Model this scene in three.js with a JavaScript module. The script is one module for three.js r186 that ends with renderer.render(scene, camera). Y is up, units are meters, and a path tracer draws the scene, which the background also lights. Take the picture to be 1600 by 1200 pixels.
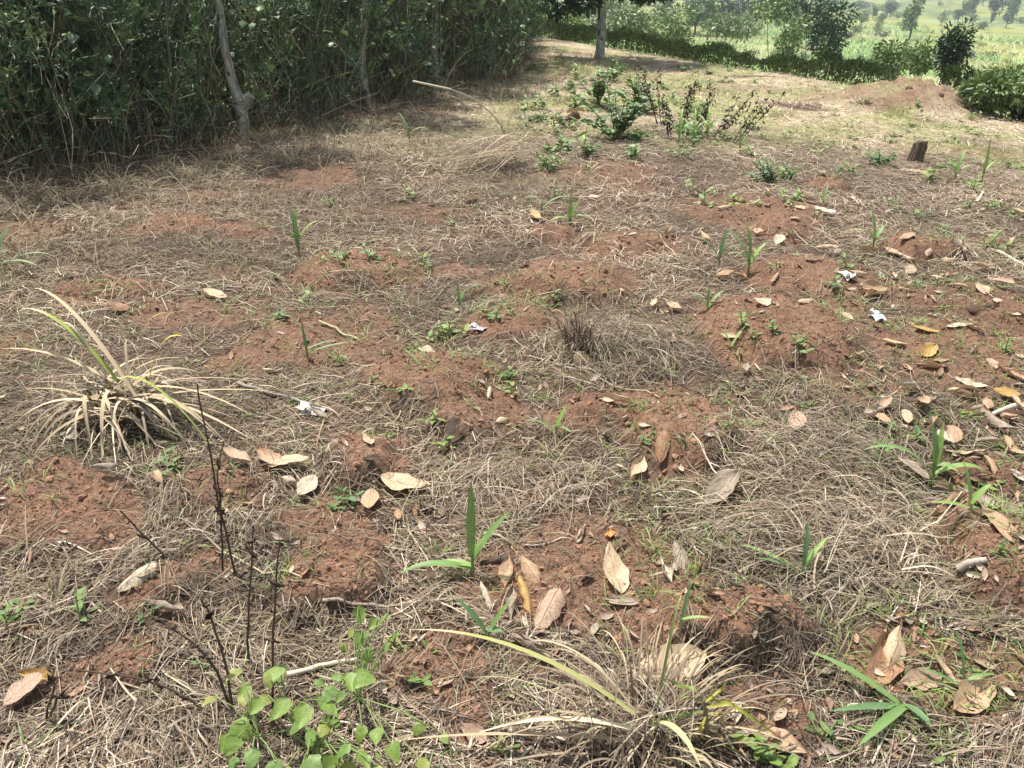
import * as THREE from 'three';

// ---------------------------------------------------------------- camera, sky, sun, exposure
const scene = new THREE.Scene();
const EYE = 1.5, PITCH = 28.7 * Math.PI / 180, FPX = 1203;          // FPX: focal length in pixels of the 1600 px wide photograph
const camera = new THREE.PerspectiveCamera(2 * Math.atan(600 / FPX) * 180 / Math.PI, 4 / 3, 0.05, 6000);
camera.position.set(0, EYE, 0);
camera.rotation.set(-PITCH, 0, 0);
scene.add(camera);
const renderer = new THREE.WebGLRenderer({ antialias: true });
renderer.toneMapping = THREE.LinearToneMapping;
renderer.toneMappingExposure = 1.6;
renderer.shadowMap.enabled = true;
const SUN = new THREE.Vector3(-0.25, 0.92, -0.28).normalize();
{
  const W = 512, H = 256, d = new Float32Array(W * H * 4);
  for (let j = 0; j < H; j++) for (let i = 0; i < W; i++) {
    const el = ((j + 0.5) / H - 0.5) * Math.PI, az = ((i + 0.5) / W - 0.5) * 2 * Math.PI;
    const v = new THREE.Vector3(Math.cos(el) * Math.cos(az), Math.sin(el), Math.cos(el) * Math.sin(az));
    const e = Math.max(0, v.y), c = Math.max(0, v.dot(SUN));
    const t = Math.pow(1 - e, 2.2), halo = 0.55 * Math.pow(c, 6) + 0.9 * Math.pow(c, 40);
    const k = (j * W + i) * 4;
    d[k] = 0.25 + 0.22 * t + halo; d[k + 1] = 0.295 + 0.205 * t + halo * 0.96; d[k + 2] = 0.36 + 0.17 * t + halo * 0.90; d[k + 3] = 1;
  }
  const sky = new THREE.DataTexture(d, W, H, THREE.RGBAFormat, THREE.FloatType);
  sky.mapping = THREE.EquirectangularReflectionMapping; sky.magFilter = THREE.LinearFilter; sky.minFilter = THREE.LinearFilter;
  sky.wrapS = THREE.RepeatWrapping; sky.needsUpdate = true;
  scene.background = sky; scene.environment = sky;
}
const sun = new THREE.DirectionalLight(new THREE.Color(1, 0.95, 0.84), 4.3);
sun.position.copy(SUN).multiplyScalar(60); sun.castShadow = true; sun.shadow.radius = 3;
sun.shadow.mapSize.set(4096, 4096);
Object.assign(sun.shadow.camera, { left: -25, right: 25, top: 25, bottom: -25, near: 1, far: 150 });
scene.add(sun, sun.target);
scene.fog = new THREE.FogExp2(new THREE.Color(0.80, 0.90, 1.0), 0.0008);

// ---------------------------------------------------------------- numbers
function rng(seed) { let a = seed >>> 0; return () => { a = (a + 0x6D2B79F5) | 0; let t = Math.imul(a ^ (a >>> 15), 1 | a); t = (t + Math.imul(t ^ (t >>> 7), 61 | t)) ^ t; return ((t ^ (t >>> 14)) >>> 0) / 4294967296; }; }
const R0 = rng(11);
const rr = (r, a, b) => a + (b - a) * r();
const clamp = (x, a, b) => Math.min(b, Math.max(a, x));
const sstep = (a, b, x) => { const t = clamp((x - a) / (b - a), 0, 1); return t * t * (3 - 2 * t); };
const lerp = (a, b, t) => a + (b - a) * t;
function hash(i, j, s) { let h = Math.imul(i, 374761393) + Math.imul(j, 668265263) + Math.imul(s, 2147483647 % 1013904223); h = Math.imul(h ^ (h >>> 13), 1274126177); return ((h ^ (h >>> 16)) >>> 0) / 4294967296; }
function noise(x, y, s = 0) {
  const i = Math.floor(x), j = Math.floor(y), u = x - i, v = y - j, a = u * u * (3 - 2 * u), b = v * v * (3 - 2 * v);
  return lerp(lerp(hash(i, j, s), hash(i + 1, j, s), a), lerp(hash(i, j + 1, s), hash(i + 1, j + 1, s), a), b) * 2 - 1;
}
function fbm(x, y, o = 4, s = 0) { let v = 0, a = 0.5, f = 1; for (let k = 0; k < o; k++) { v += a * noise(x * f, y * f, s + k); a *= 0.5; f *= 2.03; } return v; }

// ---------------------------------------------------------------- lie of the land
const EA = [0.4, -18.6], EN = [0.832, -0.555];                        // field edge: a point on it and the direction away from the field
const edgeBend = (u) => (u > 6 ? Math.min(.042 * (u - 6) ** 2, .4 * (u - 6)) : 0);                       // the edge curves in towards the right
const beyond = (x, z) => (x - EA[0]) * EN[0] + (z - EA[1]) * EN[1] + edgeBend((x - EA[0]) * .555 + (z - EA[1]) * .832);
function landHeight(x, z) {
  const s = beyond(x, z);
  let h = 0.05 * fbm(x * 0.35, z * 0.35, 3, 5) + 0.02 * noise(x * 0.9, z * 0.9, 9);
  h *= sstep(0.3, 2.5, Math.hypot(x, z));
  h -= .032 * Math.max(0, x - .8) * sstep(4, 9, Math.hypot(x, z)) * (x < 12 ? 1 : 12 / x);               // falls away to the right
  if (s > 0.2) {
    const t = s - 0.2;
    h -= 0.42 * Math.min(t, 3) * sstep(0, 1.5, t) + (t > 3 ? 4.6 * (1 - Math.exp(-(t - 3) / 32)) : 0) + 14 * (1 - Math.exp(-Math.max(0, t - 25) / 240));
    if (s > 420) h += 0.036 * (s - 420) * sstep(420, 900, s) + 7 * sstep(420, 900, s) * noise(x / 260, z / 260, 3);
    h += (0.25 * noise(x / 14, z / 14, 4)) * sstep(4, 20, s) + 1.6 * noise(x / 70, z / 70, 8) * sstep(30, 120, s);
  }
  return h;
}
const cp = Math.cos(PITCH), sp = Math.sin(PITCH);
function ray(px, py) { const a = (px - 800) / FPX, b = (600 - py) / FPX; return new THREE.Vector3(a, -sp + b * cp, -(cp + b * sp)); }   // per metre of depth
function groundAt(px, py, lift = 0, f = landHeight) {                 // where the line of sight of a photo pixel meets the ground
  const d = ray(px, py); let t0 = 0.3, t = 0.3;
  const g = (q) => EYE + d.y * q - f(d.x * q, d.z * q) - lift;
  while (t < 3000) { const n = t * 1.02 + 0.01; if (g(n) < 0) { t0 = t; t = n; break; } t = n; }
  for (let k = 0; k < 24; k++) { const m = (t0 + t) / 2; if (g(m) > 0) t0 = m; else t = m; }
  return new THREE.Vector3(d.x * t, EYE + d.y * t, d.z * t);
}
const depthAt = (p) => (p.y - EYE) * -sp + -p.z * cp;                 // depth along the view of a point
const along = (px, py, z) => { const d = ray(px, py), t = z / -d.z; return new THREE.Vector3(d.x * t, EYE + d.y * t, -z); };   // point z metres ahead

// patches of bare red soil: pixel centre, half sizes, mound height (m), 1 = fully bare
const soilSpots = [
  [1075, 690, 75, 52, .06, 1], [1130, 995, 130, 48, .075, 1], [930, 900, 170, 70, .0, .85], [515, 905, 84, 56, .055, 1], [570, 735, 56, 36, .05, 1],
  [70, 770, 110, 60, .02, .95], [655, 602, 105, 40, .05, 1], [885, 448, 90, 30, .07, 1], [1220, 525, 115, 52, .075, 1], [800, 505, 60, 26, .03, .9],
  [560, 425, 100, 24, .05, .95], [430, 550, 70, 40, .02, .85], [1555, 880, 80, 75, .07, 1], [1490, 1060, 130, 100, .0, .8], [1500, 560, 110, 60, .02, .75],
  [1222, 362, 40, 18, .06, 1], [1190, 335, 90, 28, .02, .85], [1292, 292, 22, 9, .05, 1], [700, 1075, 75, 65, .0, .85], [190, 1060, 80, 34, .02, .9],
  [1440, 395, 55, 14, .06, 1], [165, 455, 70, 16, .02, .9], [275, 352, 60, 14, .03, .9], [385, 362, 50, 12, .03, .8], [740, 655, 60, 26, .02, .8],
  [1545, 745, 70, 30, .03, .9], [1180, 1125, 130, 50, .0, .8], [1270, 440, 95, 32, .04, .95], [980, 640, 80, 26, .02, .85], [1330, 500, 60, 30, .02, .7],
  [100, 830, 90, 40, .02, .85], [250, 915, 70, 26, .02, .7], [980, 385, 70, 16, .04, .85], [860, 372, 40, 14, .04, .8], [720, 420, 40, 12, .0, .7],
  [1500, 470, 100, 24, .03, .75], [1350, 600, 60, 30, .0, .6], [470, 830, 60, 30, .03, .8], [340, 760, 50, 30, .02, .7], [640, 330, 90, 12, .0, .5], [1130, 320, 60, 14, .0, .7],
  [1585, 500, 40, 16, .04, 1], [880, 660, 50, 20, .0, .8], [490, 500, 60, 18, .0, .7],
].map(([px, py, rx, ry, h, k]) => {
  const c = groundAt(px, py), n = groundAt(px, py + ry), f = groundAt(px, Math.max(py - ry, 20)), d = depthAt(c);
  return { x: c.x, z: (n.z + f.z) / 2, ax: 1.08 * rx * d / FPX, az: 1.08 * Math.abs(n.z - f.z) / 2, h, k };
});
// heaps of straw: the litter is thick there
const strawSpots = [[1270, 760, 150, 90, .04], [1290, 860, 190, 60, .03], [960, 560, 110, 50, .03], [1000, 1130, 130, 60, .03], [770, 250, 70, 30, .04], [180, 640, 120, 50, .03], [800, 775, 130, 40, .01]].map(([px, py, rx, ry, h]) => {
  const c = groundAt(px, py), n = groundAt(px, py + ry), f = groundAt(px, py - ry), d = depthAt(c);
  return { x: c.x, z: (n.z + f.z) / 2, ax: rx * d / FPX, az: Math.abs(n.z - f.z) / 2, h };
});
const heapC = groundAt(1430, 163);
const heap = { x: heapC.x, z: heapC.z, ax: 1.15, az: .85, h: .25 };
function bareness(x, z) {
  let b = 0; const wx = x + .16 * fbm(x * 4.2, z * 4.2, 4, 21), wz = z + .2 * fbm(x * 3.6, z * 3.6, 4, 33);
  for (const s of soilSpots) {
    const u = (wx - s.x) / s.ax, v = (wz - s.z) / s.az, q = u * u + v * v;
    if (q < 1.7) b = Math.max(b, s.k * (1 - sstep(.7, 1.35, q)));
  }
  const u = (wx - heap.x) / heap.ax, v = (wz - heap.z) / heap.az; b = Math.max(b, (1 - sstep(.5, 1.3, u * u + v * v)) * (.9 + .3 * noise(x * 4, z * 4, 77)));
  const bg = fbm(x * 1.3 + 7, z * 1.3, 4, 41);                         // smaller bare patches between the named ones
  b = Math.max(b, .7 * sstep(.2, .42, bg));
  for (const s of strawSpots) { const u2 = (x - s.x) / s.ax, v2 = (z - s.z) / s.az; b *= sstep(.4, 1.0, u2 * u2 + v2 * v2) * .85 + .15; }
  return b;
}
function mounds(x, z) {
  let h = 0; const wx = x + .07 * fbm(x * 5, z * 5, 3, 51), wz = z + .07 * fbm(x * 5, z * 5, 3, 57);
  for (const s of soilSpots) if (s.h) {
    const u = (wx - s.x) / s.ax, v = (wz - s.z) / s.az, q = u * u + v * v;
    if (q < 1.6) h = Math.max(h, 1.3 * s.h * Math.pow(1 - sstep(.25, 1.3, q), .8));
  }
  for (const s of strawSpots) { const u = (x - s.x) / s.ax, v = (z - s.z) / s.az, q = u * u + v * v; if (q < 1.5) h = Math.max(h, s.h * (1 - sstep(.1, 1.4, q))); }
  const u = (wx - heap.x) / heap.ax, v = (wz - heap.z) / heap.az, q = Math.sqrt(u * u + v * v);
  if (q < 1.5) { const e = 1 - sstep(0, 1.4, q); h = Math.max(h, heap.h * e * (1 + .25 * fbm(x * 3.2, z * 3.2, 3, 59)) + .07 * e * Math.abs(noise(x * 7, z * 7, 58)) + .05 * e * noise(x * 15, z * 15, 57)); }
  return h;
}
function groundHeight(x, z) {                                          // with mounds and clods
  const d = Math.hypot(x, z), s = beyond(x, z);
  let h = landHeight(x, z);
  if (s < 3 && d < 26) {
    const b = bareness(x, z);
    h += mounds(x, z);
    const c1 = 1 - Math.abs(noise(x * 11, z * 11, 61)) * 2, c2 = 1 - Math.abs(noise(x * 24 + c1, z * 24, 63)) * 2;
    h += (.3 + .7 * b) * (.014 * fbm(x * 6, z * 6, 3, 65) + .011 * c1 + .007 * c2);
    if (d < 6) h += (.25 + .75 * b) * (.003 * noise(x * 55, z * 55, 67) + .0022 * noise(x * 110, z * 110, 69));
  }
  return h;
}
const G = (px, py) => groundAt(px, py, 0, (x, z) => landHeight(x, z) + mounds(x, z));
const onGround = (x, z) => new THREE.Vector3(x, groundHeight(x, z), z);

// ---------------------------------------------------------------- naming
const taken = new Map();
function numbered(n) { const k = taken.get(n) || 0; taken.set(n, k + 1); return k ? n + '_' + String(k).padStart(3, '0') : n; }
function thing(name, label, category, pos, group) {
  const o = new THREE.Group(); o.name = numbered(name); o.userData = { label, category }; if (group) o.userData.group = group;
  if (pos) o.position.copy(pos); scene.add(o); return o;
}
function mesh(name, geo, mat, parent, label) {
  const m = new THREE.Mesh(geo, mat); m.name = name; m.castShadow = m.receiveShadow = true;
  if (label) m.userData.label = label;
  parent.add(m); return m;
}
function stuff(name, label, category, geo, mat, mats, cols) {
  const m = new THREE.InstancedMesh(geo, mat, mats.length); m.name = numbered(name); m.castShadow = m.receiveShadow = true;
  mats.forEach((x, i) => m.setMatrixAt(i, x)); if (cols) cols.forEach((c, i) => m.setColorAt(i, c));
  m.userData = { label, category, kind: 'stuff' }; scene.add(m); return m;
}

// ---------------------------------------------------------------- mesh builder
class Build {
  constructor() { this.p = []; this.u = []; this.c = []; this.i = []; }
  vert(x, y, z, u, v, c) { this.p.push(x, y, z); this.u.push(u, v); if (c) this.c.push(c[0], c[1], c[2]); return this.p.length / 3 - 1; }
  // a strap: pts = centre line, w(t) half width, fold = height of the edges above the midline
  strap(pts, w, side, fold = 0, c = null, twist = 0) {
    const n = pts.length, base = this.p.length / 3, T = new THREE.Vector3(), S = new THREE.Vector3(), N = new THREE.Vector3();
    for (let k = 0; k < n; k++) {
      T.subVectors(pts[Math.min(n - 1, k + 1)], pts[Math.max(0, k - 1)]).normalize();
      S.copy(side).addScaledVector(T, -side.dot(T)).normalize(); N.crossVectors(S, T);
      if (N.y < 0) N.negate();
      const t = k / (n - 1), ww = w(t), P = pts[k];
      if (twist) { const a = twist * t, ca = Math.cos(a), sa = Math.sin(a), s2 = S.clone().multiplyScalar(ca).addScaledVector(N, sa); N.multiplyScalar(ca).addScaledVector(S, -sa); S.copy(s2); }
      const f = fold * ww, cc = typeof c === 'function' ? c(t) : c;
      this.vert(P.x - S.x * ww + N.x * f, P.y - S.y * ww + N.y * f, P.z - S.z * ww + N.z * f, 0, t, cc);
      if (fold) this.vert(P.x, P.y, P.z, .5, t, cc);
      this.vert(P.x + S.x * ww + N.x * f, P.y + S.y * ww + N.y * f, P.z + S.z * ww + N.z * f, 1, t, cc);
    }
    const m = fold ? 3 : 2;
    for (let k = 0; k < n - 1; k++) for (let q = 0; q < m - 1; q++) { const a = base + k * m + q, b = a + m; this.i.push(a, a + 1, b, a + 1, b + 1, b); }
    return this;
  }
  tube(pts, r, sides = 5, c = null) {
    const n = pts.length, base = this.p.length / 3, T = new THREE.Vector3(), A = new THREE.Vector3(), Bv = new THREE.Vector3();
    for (let k = 0; k < n; k++) {
      T.subVectors(pts[Math.min(n - 1, k + 1)], pts[Math.max(0, k - 1)]).normalize();
      A.set(1, 0, 0.31).addScaledVector(T, -(T.x + .31 * T.z)).normalize(); Bv.crossVectors(T, A);
      const t = k / (n - 1), q = typeof r === 'function' ? r(t) : r, cc = typeof c === 'function' ? c(t) : c;
      for (let s = 0; s < sides; s++) { const a = s / sides * 2 * Math.PI, ca = Math.cos(a) * q, sa = Math.sin(a) * q; this.vert(pts[k].x + A.x * ca + Bv.x * sa, pts[k].y + A.y * ca + Bv.y * sa, pts[k].z + A.z * ca + Bv.z * sa, s / sides, t * n * .2, cc); }
    }
    for (let k = 0; k < n - 1; k++) for (let s = 0; s < sides; s++) { const a = base + k * sides + s, b = base + k * sides + (s + 1) % sides; this.i.push(a, b, a + sides, b, b + sides, a + sides); }
    const cap = this.vert(pts[n - 1].x, pts[n - 1].y, pts[n - 1].z, .5, 1, typeof c === 'function' ? c(1) : c);
    for (let s = 0; s < sides; s++) this.i.push(base + (n - 1) * sides + s, base + (n - 1) * sides + (s + 1) % sides, cap);
    return this;
  }
  geo() {
    const g = new THREE.BufferGeometry();
    g.setAttribute('position', new THREE.Float32BufferAttribute(this.p, 3));
    g.setAttribute('uv', new THREE.Float32BufferAttribute(this.u, 2));
    if (this.c.length === this.p.length) g.setAttribute('color', new THREE.Float32BufferAttribute(this.c, 3));
    g.setIndex(this.i); g.computeVertexNormals(); return g;
  }
}
const V = (x, y, z) => new THREE.Vector3(x, y, z);
function arch(base, az, elev, len, droop, n, r, wob = 0, pw = 1.3, floor = null) {     // a blade's centre line: rises at elev, bends over by droop
  const pts = [base.clone()], st = len / (n - 1); let a = az; const p = base.clone();
  for (let k = 1; k < n; k++) {
    const t = k / (n - 1), e = elev - droop * Math.pow(t, pw); a += wob * (r() - .5);
    p.x += Math.sin(a) * Math.cos(e) * st; p.z += Math.cos(a) * Math.cos(e) * st; p.y += Math.sin(e) * st;
    if (floor !== null) p.y = Math.max(p.y, floor);
    pts.push(p.clone());
  }
  return pts;
}
const sideOf = (az) => V(Math.cos(az), 0, -Math.sin(az));

// ---------------------------------------------------------------- textures and materials
function dataTex(n, f, srgb, rep = 1) {
  const d = new Uint8Array(n * n * 4);
  for (let j = 0; j < n; j++) for (let i = 0; i < n; i++) { const c = f(i / n, j / n), k = (j * n + i) * 4; d[k] = c[0] * 255; d[k + 1] = c[1] * 255; d[k + 2] = c[2] * 255; d[k + 3] = 255; }
  const t = new THREE.DataTexture(d, n, n); t.wrapS = t.wrapT = THREE.RepeatWrapping; t.magFilter = THREE.LinearFilter; t.minFilter = THREE.LinearMipmapLinearFilter; t.generateMipmaps = true;
  if (srgb) t.colorSpace = THREE.SRGBColorSpace; t.repeat.set(rep, rep); t.needsUpdate = true; return t;
}
function wrapNoise(u, v, f, s) {                                       // value noise that tiles over 0..1
  const x = u * f, y = v * f, i = Math.floor(x), j = Math.floor(y), a0 = x - i, b0 = y - j, a = a0 * a0 * (3 - 2 * a0), b = b0 * b0 * (3 - 2 * b0), m = (q) => ((q % f) + f) % f;
  return lerp(lerp(hash(m(i), m(j), s), hash(m(i + 1), m(j), s), a), lerp(hash(m(i), m(j + 1), s), hash(m(i + 1), m(j + 1), s), a), b);
}
const grainTex = dataTex(1024, (u, v) => {
  let q = .34 * wrapNoise(u, v, 96, 1) + .3 * wrapNoise(u, v, 220, 2) + .24 * wrapNoise(u, v, 400, 3) + .12 * wrapNoise(u, v, 24, 4);
  q = clamp((q - .5) * 1.7 + .5, 0, 1); const w = lerp(.62, 1, q);
  return [w, w * lerp(.97, 1, q), w * lerp(.94, 1, q)];
}, true);
const grainBump = dataTex(1024, (u, v) => { const q = .45 * wrapNoise(u, v, 110, 7) + .33 * wrapNoise(u, v, 230, 8) + .22 * wrapNoise(u, v, 420, 9); return [q, q, q]; }, false);
const groundMat = new THREE.MeshStandardMaterial({ vertexColors: true, map: grainTex, bumpMap: grainBump, bumpScale: .006, roughness: .97 });

function canvasTex(w, h, draw) { const c = document.createElement('canvas'); c.width = w; c.height = h; draw(c.getContext('2d'), w, h); const t = new THREE.CanvasTexture(c); t.colorSpace = THREE.SRGBColorSpace; t.magFilter = THREE.LinearFilter; return t; }
function veinTex(seed, baseC, veinC, spot, spots) {
  return canvasTex(256, 512, (x, w, h) => {
    const r = rng(seed); x.fillStyle = baseC; x.fillRect(0, 0, w, h);
    for (let k = 0; k < 900; k++) { x.globalAlpha = .05 + .08 * r(); x.fillStyle = r() < .5 ? '#fff' : '#3a2a18'; const q = 2 + 14 * r(); x.fillRect(r() * w, r() * h, q, q * 1.6); }
    for (let k = 0; k < spots; k++) { x.globalAlpha = .15 + .45 * r(); x.fillStyle = spot; x.beginPath(); x.arc(r() * w, r() * h, 2 + 11 * r() * r(), 0, 7); x.fill(); }
    x.globalAlpha = .75; x.strokeStyle = veinC; x.lineWidth = 5; x.beginPath(); x.moveTo(w / 2, 0); x.lineTo(w / 2, h); x.stroke();
    x.lineWidth = 2.2; x.globalAlpha = .6;
    for (let k = 0; k < 12; k++) for (const s of [-1, 1]) { const y = h * (.04 + k * .078 + .012 * r()); x.beginPath(); x.moveTo(w / 2, y); x.quadraticCurveTo(w / 2 + s * w * .28, y + h * .05, w / 2 + s * w * .5, y + h * .13); x.stroke(); }
    x.globalAlpha = .22; x.lineWidth = 1;
    for (let k = 0; k < 90; k++) { const X = r() * w, Y = r() * h; x.beginPath(); x.moveTo(X, Y); x.lineTo(X + 30 * (r() - .5), Y + 26 * r()); x.stroke(); }
  });
}
const leafTexA = veinTex(3, '#e8ddd0', '#a98a6a', '#8b6a50', 14), leafTexB = veinTex(5, '#e6dccd', '#f6efe2', '#7a5a42', 26), greenTex = veinTex(9, '#d8dcd0', '#f4f8e4', '#8a8a50', 16);
const dryMats = {};
function leafMat(key, c, tex = leafTexA, rough = .62) { return dryMats[key] || (dryMats[key] = new THREE.MeshPhysicalMaterial({ color: new THREE.Color().setRGB(...c), map: tex, roughness: rough, bumpMap: tex, bumpScale: .0012, transmission: .12, thickness: 0, side: THREE.DoubleSide })); }
const DRY = {
  tan: ['tan brown', [.61, .45, .325]], pale: ['pale straw coloured', [.72, .60, .46]], brown: ['russet brown', [.44, .27, .175]], grey: ['ashy grey', [.45, .40, .36]],
  white: ['bleached whitish', [.70, .65, .57]], ochre: ['ochre yellow', [.62, .43, .16]], dark: ['dark blackened', [.10, .07, .05]], rose: ['faded pinkish brown', [.57, .43, .35]],
};
const dryMat = (k, alt) => leafMat(k + (alt ? 'b' : ''), DRY[k][1], alt ? leafTexB : leafTexA);
function greenMat(key, c, tr = .46) { return dryMats['g' + key] || (dryMats['g' + key] = new THREE.MeshPhysicalMaterial({ color: new THREE.Color().setRGB(...c), roughness: .55, transmission: tr, thickness: 0, side: THREE.DoubleSide, vertexColors: false })); }
const bladeMat = new THREE.MeshPhysicalMaterial({ vertexColors: true, roughness: .75, transmission: .15, thickness: 0, side: THREE.DoubleSide });
const greenBladeMat = new THREE.MeshPhysicalMaterial({ vertexColors: true, roughness: .55, transmission: .38, thickness: 0, side: THREE.DoubleSide });
const plainMat = new THREE.MeshStandardMaterial({ vertexColors: true, roughness: .9, side: THREE.DoubleSide });
const maizeMat = greenMat('maize', [.22, .38, .11]), maizeMat2 = greenMat('maize2', [.30, .47, .11]), maizeDark = greenMat('maizeD', [.15, .30, .11]);
const stemGreen = new THREE.MeshStandardMaterial({ color: new THREE.Color().setRGB(.20, .27, .09), roughness: .7 });
const stemDark = new THREE.MeshStandardMaterial({ color: new THREE.Color().setRGB(.085, .055, .038), roughness: .9 });
const stemBrown = new THREE.MeshStandardMaterial({ color: new THREE.Color().setRGB(.22, .16, .11), roughness: .9 });
const barkTex = dataTex(256, (u, v) => { const q = clamp(.5 * wrapNoise(u, v, 14, 31) + .35 * wrapNoise(u, v, 46, 32) + .3 * wrapNoise(u, v * 1, 7, 33), 0, 1), w = lerp(.45, 1, q), l = wrapNoise(u, v, 9, 36) > .72 ? .55 : 1; return [w * l, w * l, w * (l * .96)]; }, true);
const barkMat = new THREE.MeshStandardMaterial({ color: new THREE.Color().setRGB(.62, .61, .57), map: barkTex, bumpMap: barkTex, bumpScale: .008, roughness: .95 });
const barkStump = new THREE.MeshStandardMaterial({ color: new THREE.Color().setRGB(.30, .22, .16), map: barkTex, bumpMap: barkTex, bumpScale: .008, roughness: .95 });
const barkDark = new THREE.MeshStandardMaterial({ color: new THREE.Color().setRGB(.16, .13, .10), map: barkTex, bumpMap: barkTex, bumpScale: .008, roughness: .95 });

// ---------------------------------------------------------------- the ground: one sheet round the viewer's foot, finer ahead
{
  const th = []; const F = 42 * Math.PI / 180, NF = 430;
  for (let k = 0; k <= NF; k++) th.push(-F + 2 * F * k / NF);
  for (let k = 1; k < 60; k++) th.push(F + (2 * Math.PI - 2 * F) * k / 60);
  const rad = [.25]; while (rad[rad.length - 1] < 16) { const r = rad[rad.length - 1]; rad.push(r * (r < .8 ? 1.03   : 1.0064)); }
  while (rad[rad.length - 1] < 60) rad.push(rad[rad.length - 1] * 1.015);
  while (rad[rad.length - 1] < 1500) rad.push(rad[rad.length - 1] * 1.035);
  const nt = th.length, nr = rad.length, P = new Float32Array((nt * nr + 1) * 3), U = new Float32Array((nt * nr + 1) * 2), C = new Float32Array((nt * nr + 1) * 3), I = [];
  const c = [0, 0, 0]; const mix = (q, t) => { for (let a = 0; a < 3; a++) c[a] = lerp(c[a], q[a], t); };
  function colour(x, z, d) {
    const s = beyond(x, z), b = s < 3 && d < 26 ? bareness(x, z) : 0, n1 = fbm(x * 1.7, z * 1.7, 3, 71), n2 = noise(x * 9, z * 9, 73);
    c[0] = .135; c[1] = .084; c[2] = .056;                              // earth with trodden-in straw
    mix([.21, .145, .095], .5 * sstep(-.1, .4, n1));
    mix([.30, .170, .110], b * .95); mix([.205, .108, .068], b * .65 * sstep(0, .7, n2));
    const f = sstep(6.5, 10, d) * (1 - b * .8);
    mix([.70, .60, .42], f * .92 * sstep(-.5, .05, n1)); mix([.36, .42, .13], f * .8 * sstep(-.12, .22, fbm(x * 1.1, z * 1.1, 3, 75)));
    if (s > 1.0) {
      const q = sstep(2.4, 4.5, s), m = fbm(x / 18, z / 18, 3, 81), w = fbm(x / 55, z / 55, 3, 83);
      const v = [.22, .32, .085]; const keep = [...c]; c[0] = v[0]; c[1] = v[1]; c[2] = v[2];
      mix([.46, .53, .25], sstep(-.05, .25, m)); mix([.44, .48, .11], sstep(50, 140, s) * sstep(-.12, .12, w)); mix([.13, .20, .07], sstep(.10, .3, fbm(x / 9, z / 9, 3, 87)) * .7);
      mix([.12, .18, .09], sstep(420, 650, s) * .75);
      const o = [...c]; for (let a = 0; a < 3; a++) c[a] = lerp(keep[a], o[a], q);
    }
    return c;
  }
  for (let j = 0; j < nr; j++) for (let i = 0; i < nt; i++) {
    const k = j * nt + i, x = Math.sin(th[i]) * rad[j], z = -Math.cos(th[i]) * rad[j];
    P[k * 3] = x; P[k * 3 + 1] = groundHeight(x, z); P[k * 3 + 2] = z; U[k * 2] = x / 1.1; U[k * 2 + 1] = z / 1.1;
    const q = colour(x, z, rad[j]); C[k * 3] = q[0]; C[k * 3 + 1] = q[1]; C[k * 3 + 2] = q[2];
  }
  const o = nt * nr; P[o * 3 + 1] = groundHeight(0, 0); { const q = colour(0, 0, 0); C.set(q, o * 3); }
  for (let i = 0; i < nt; i++) { const a = i, b = (i + 1) % nt; I.push(o, b, a); for (let j = 0; j < nr - 1; j++) { const e = j * nt; I.push(e + a, e + b, e + nt + a, e + b, e + nt + b, e + nt + a); } }
  const g = new THREE.BufferGeometry(); g.setAttribute('position', new THREE.BufferAttribute(P, 3)); g.setAttribute('uv', new THREE.BufferAttribute(U, 2)); g.setAttribute('color', new THREE.BufferAttribute(C, 3)); g.setIndex(I); g.computeVertexNormals();
  const m = new THREE.Mesh(g, groundMat); m.name = 'ground'; m.receiveShadow = m.castShadow = true; m.userData = { kind: 'structure', label: 'red earth field sloping down to a green valley', category: 'ground' }; scene.add(m);
}

// ---------------------------------------------------------------- loose cover of the field
const M4 = () => new THREE.Matrix4();
function placed(x, y, z, yaw, s, sy, tiltx = 0, tiltz = 0) { return M4().compose(V(x, y, z), new THREE.Quaternion().setFromEuler(new THREE.Euler(tiltx, yaw, tiltz, 'YXZ')), V(s, sy, s)); }
function slopeTilt(x, z, yaw) { const e = .06, hx = (groundHeight(x + e, z) - groundHeight(x - e, z)) / (2 * e), hz = (groundHeight(x, z + e) - groundHeight(x, z - e)) / (2 * e); const q = new THREE.Quaternion().setFromUnitVectors(V(0, 1, 0), V(-hx * .8, 1, -hz * .8).normalize()); return q.multiply(new THREE.Quaternion().setFromAxisAngle(V(0, 1, 0), yaw)); }
const STRAW = [[.43, .345, .265], [.53, .44, .345], [.34, .265, .205], [.25, .19, .145], [.62, .53, .42], [.37, .27, .19], [.20, .145, .108], [.44, .375, .305], [.70, .63, .53], [.14, .10, .075], [.27, .215, .175], [.33, .245, .185]];
function tuftGeo(seed, n, h, wid, droop, pal, spread = .03, segs = 6) {
  const r = rng(seed), b = new Build();
  for (let k = 0; k < n; k++) {
    const az = r() * 6.28, q = spread * Math.sqrt(r()), a = r() * 6.28, L = h * rr(r, .45, 1.15), c = pal[Math.floor(r() * pal.length)], m = rr(r, .75, 1.2);
    const pts = arch(V(Math.cos(a) * q, -.01, Math.sin(a) * q), az, rr(r, .7, 1.5), L, rr(r, .3, 1) * droop, segs, r, .3, 1.4, .002), w = wid * rr(r, .6, 1.3);
    b.strap(pts, (t) => w * (1 - .85 * t * t), sideOf(az), 0, [c[0] * m, c[1] * m, c[2] * m], rr(r, -.8, .8));
  }
  return b.geo();
}
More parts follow.
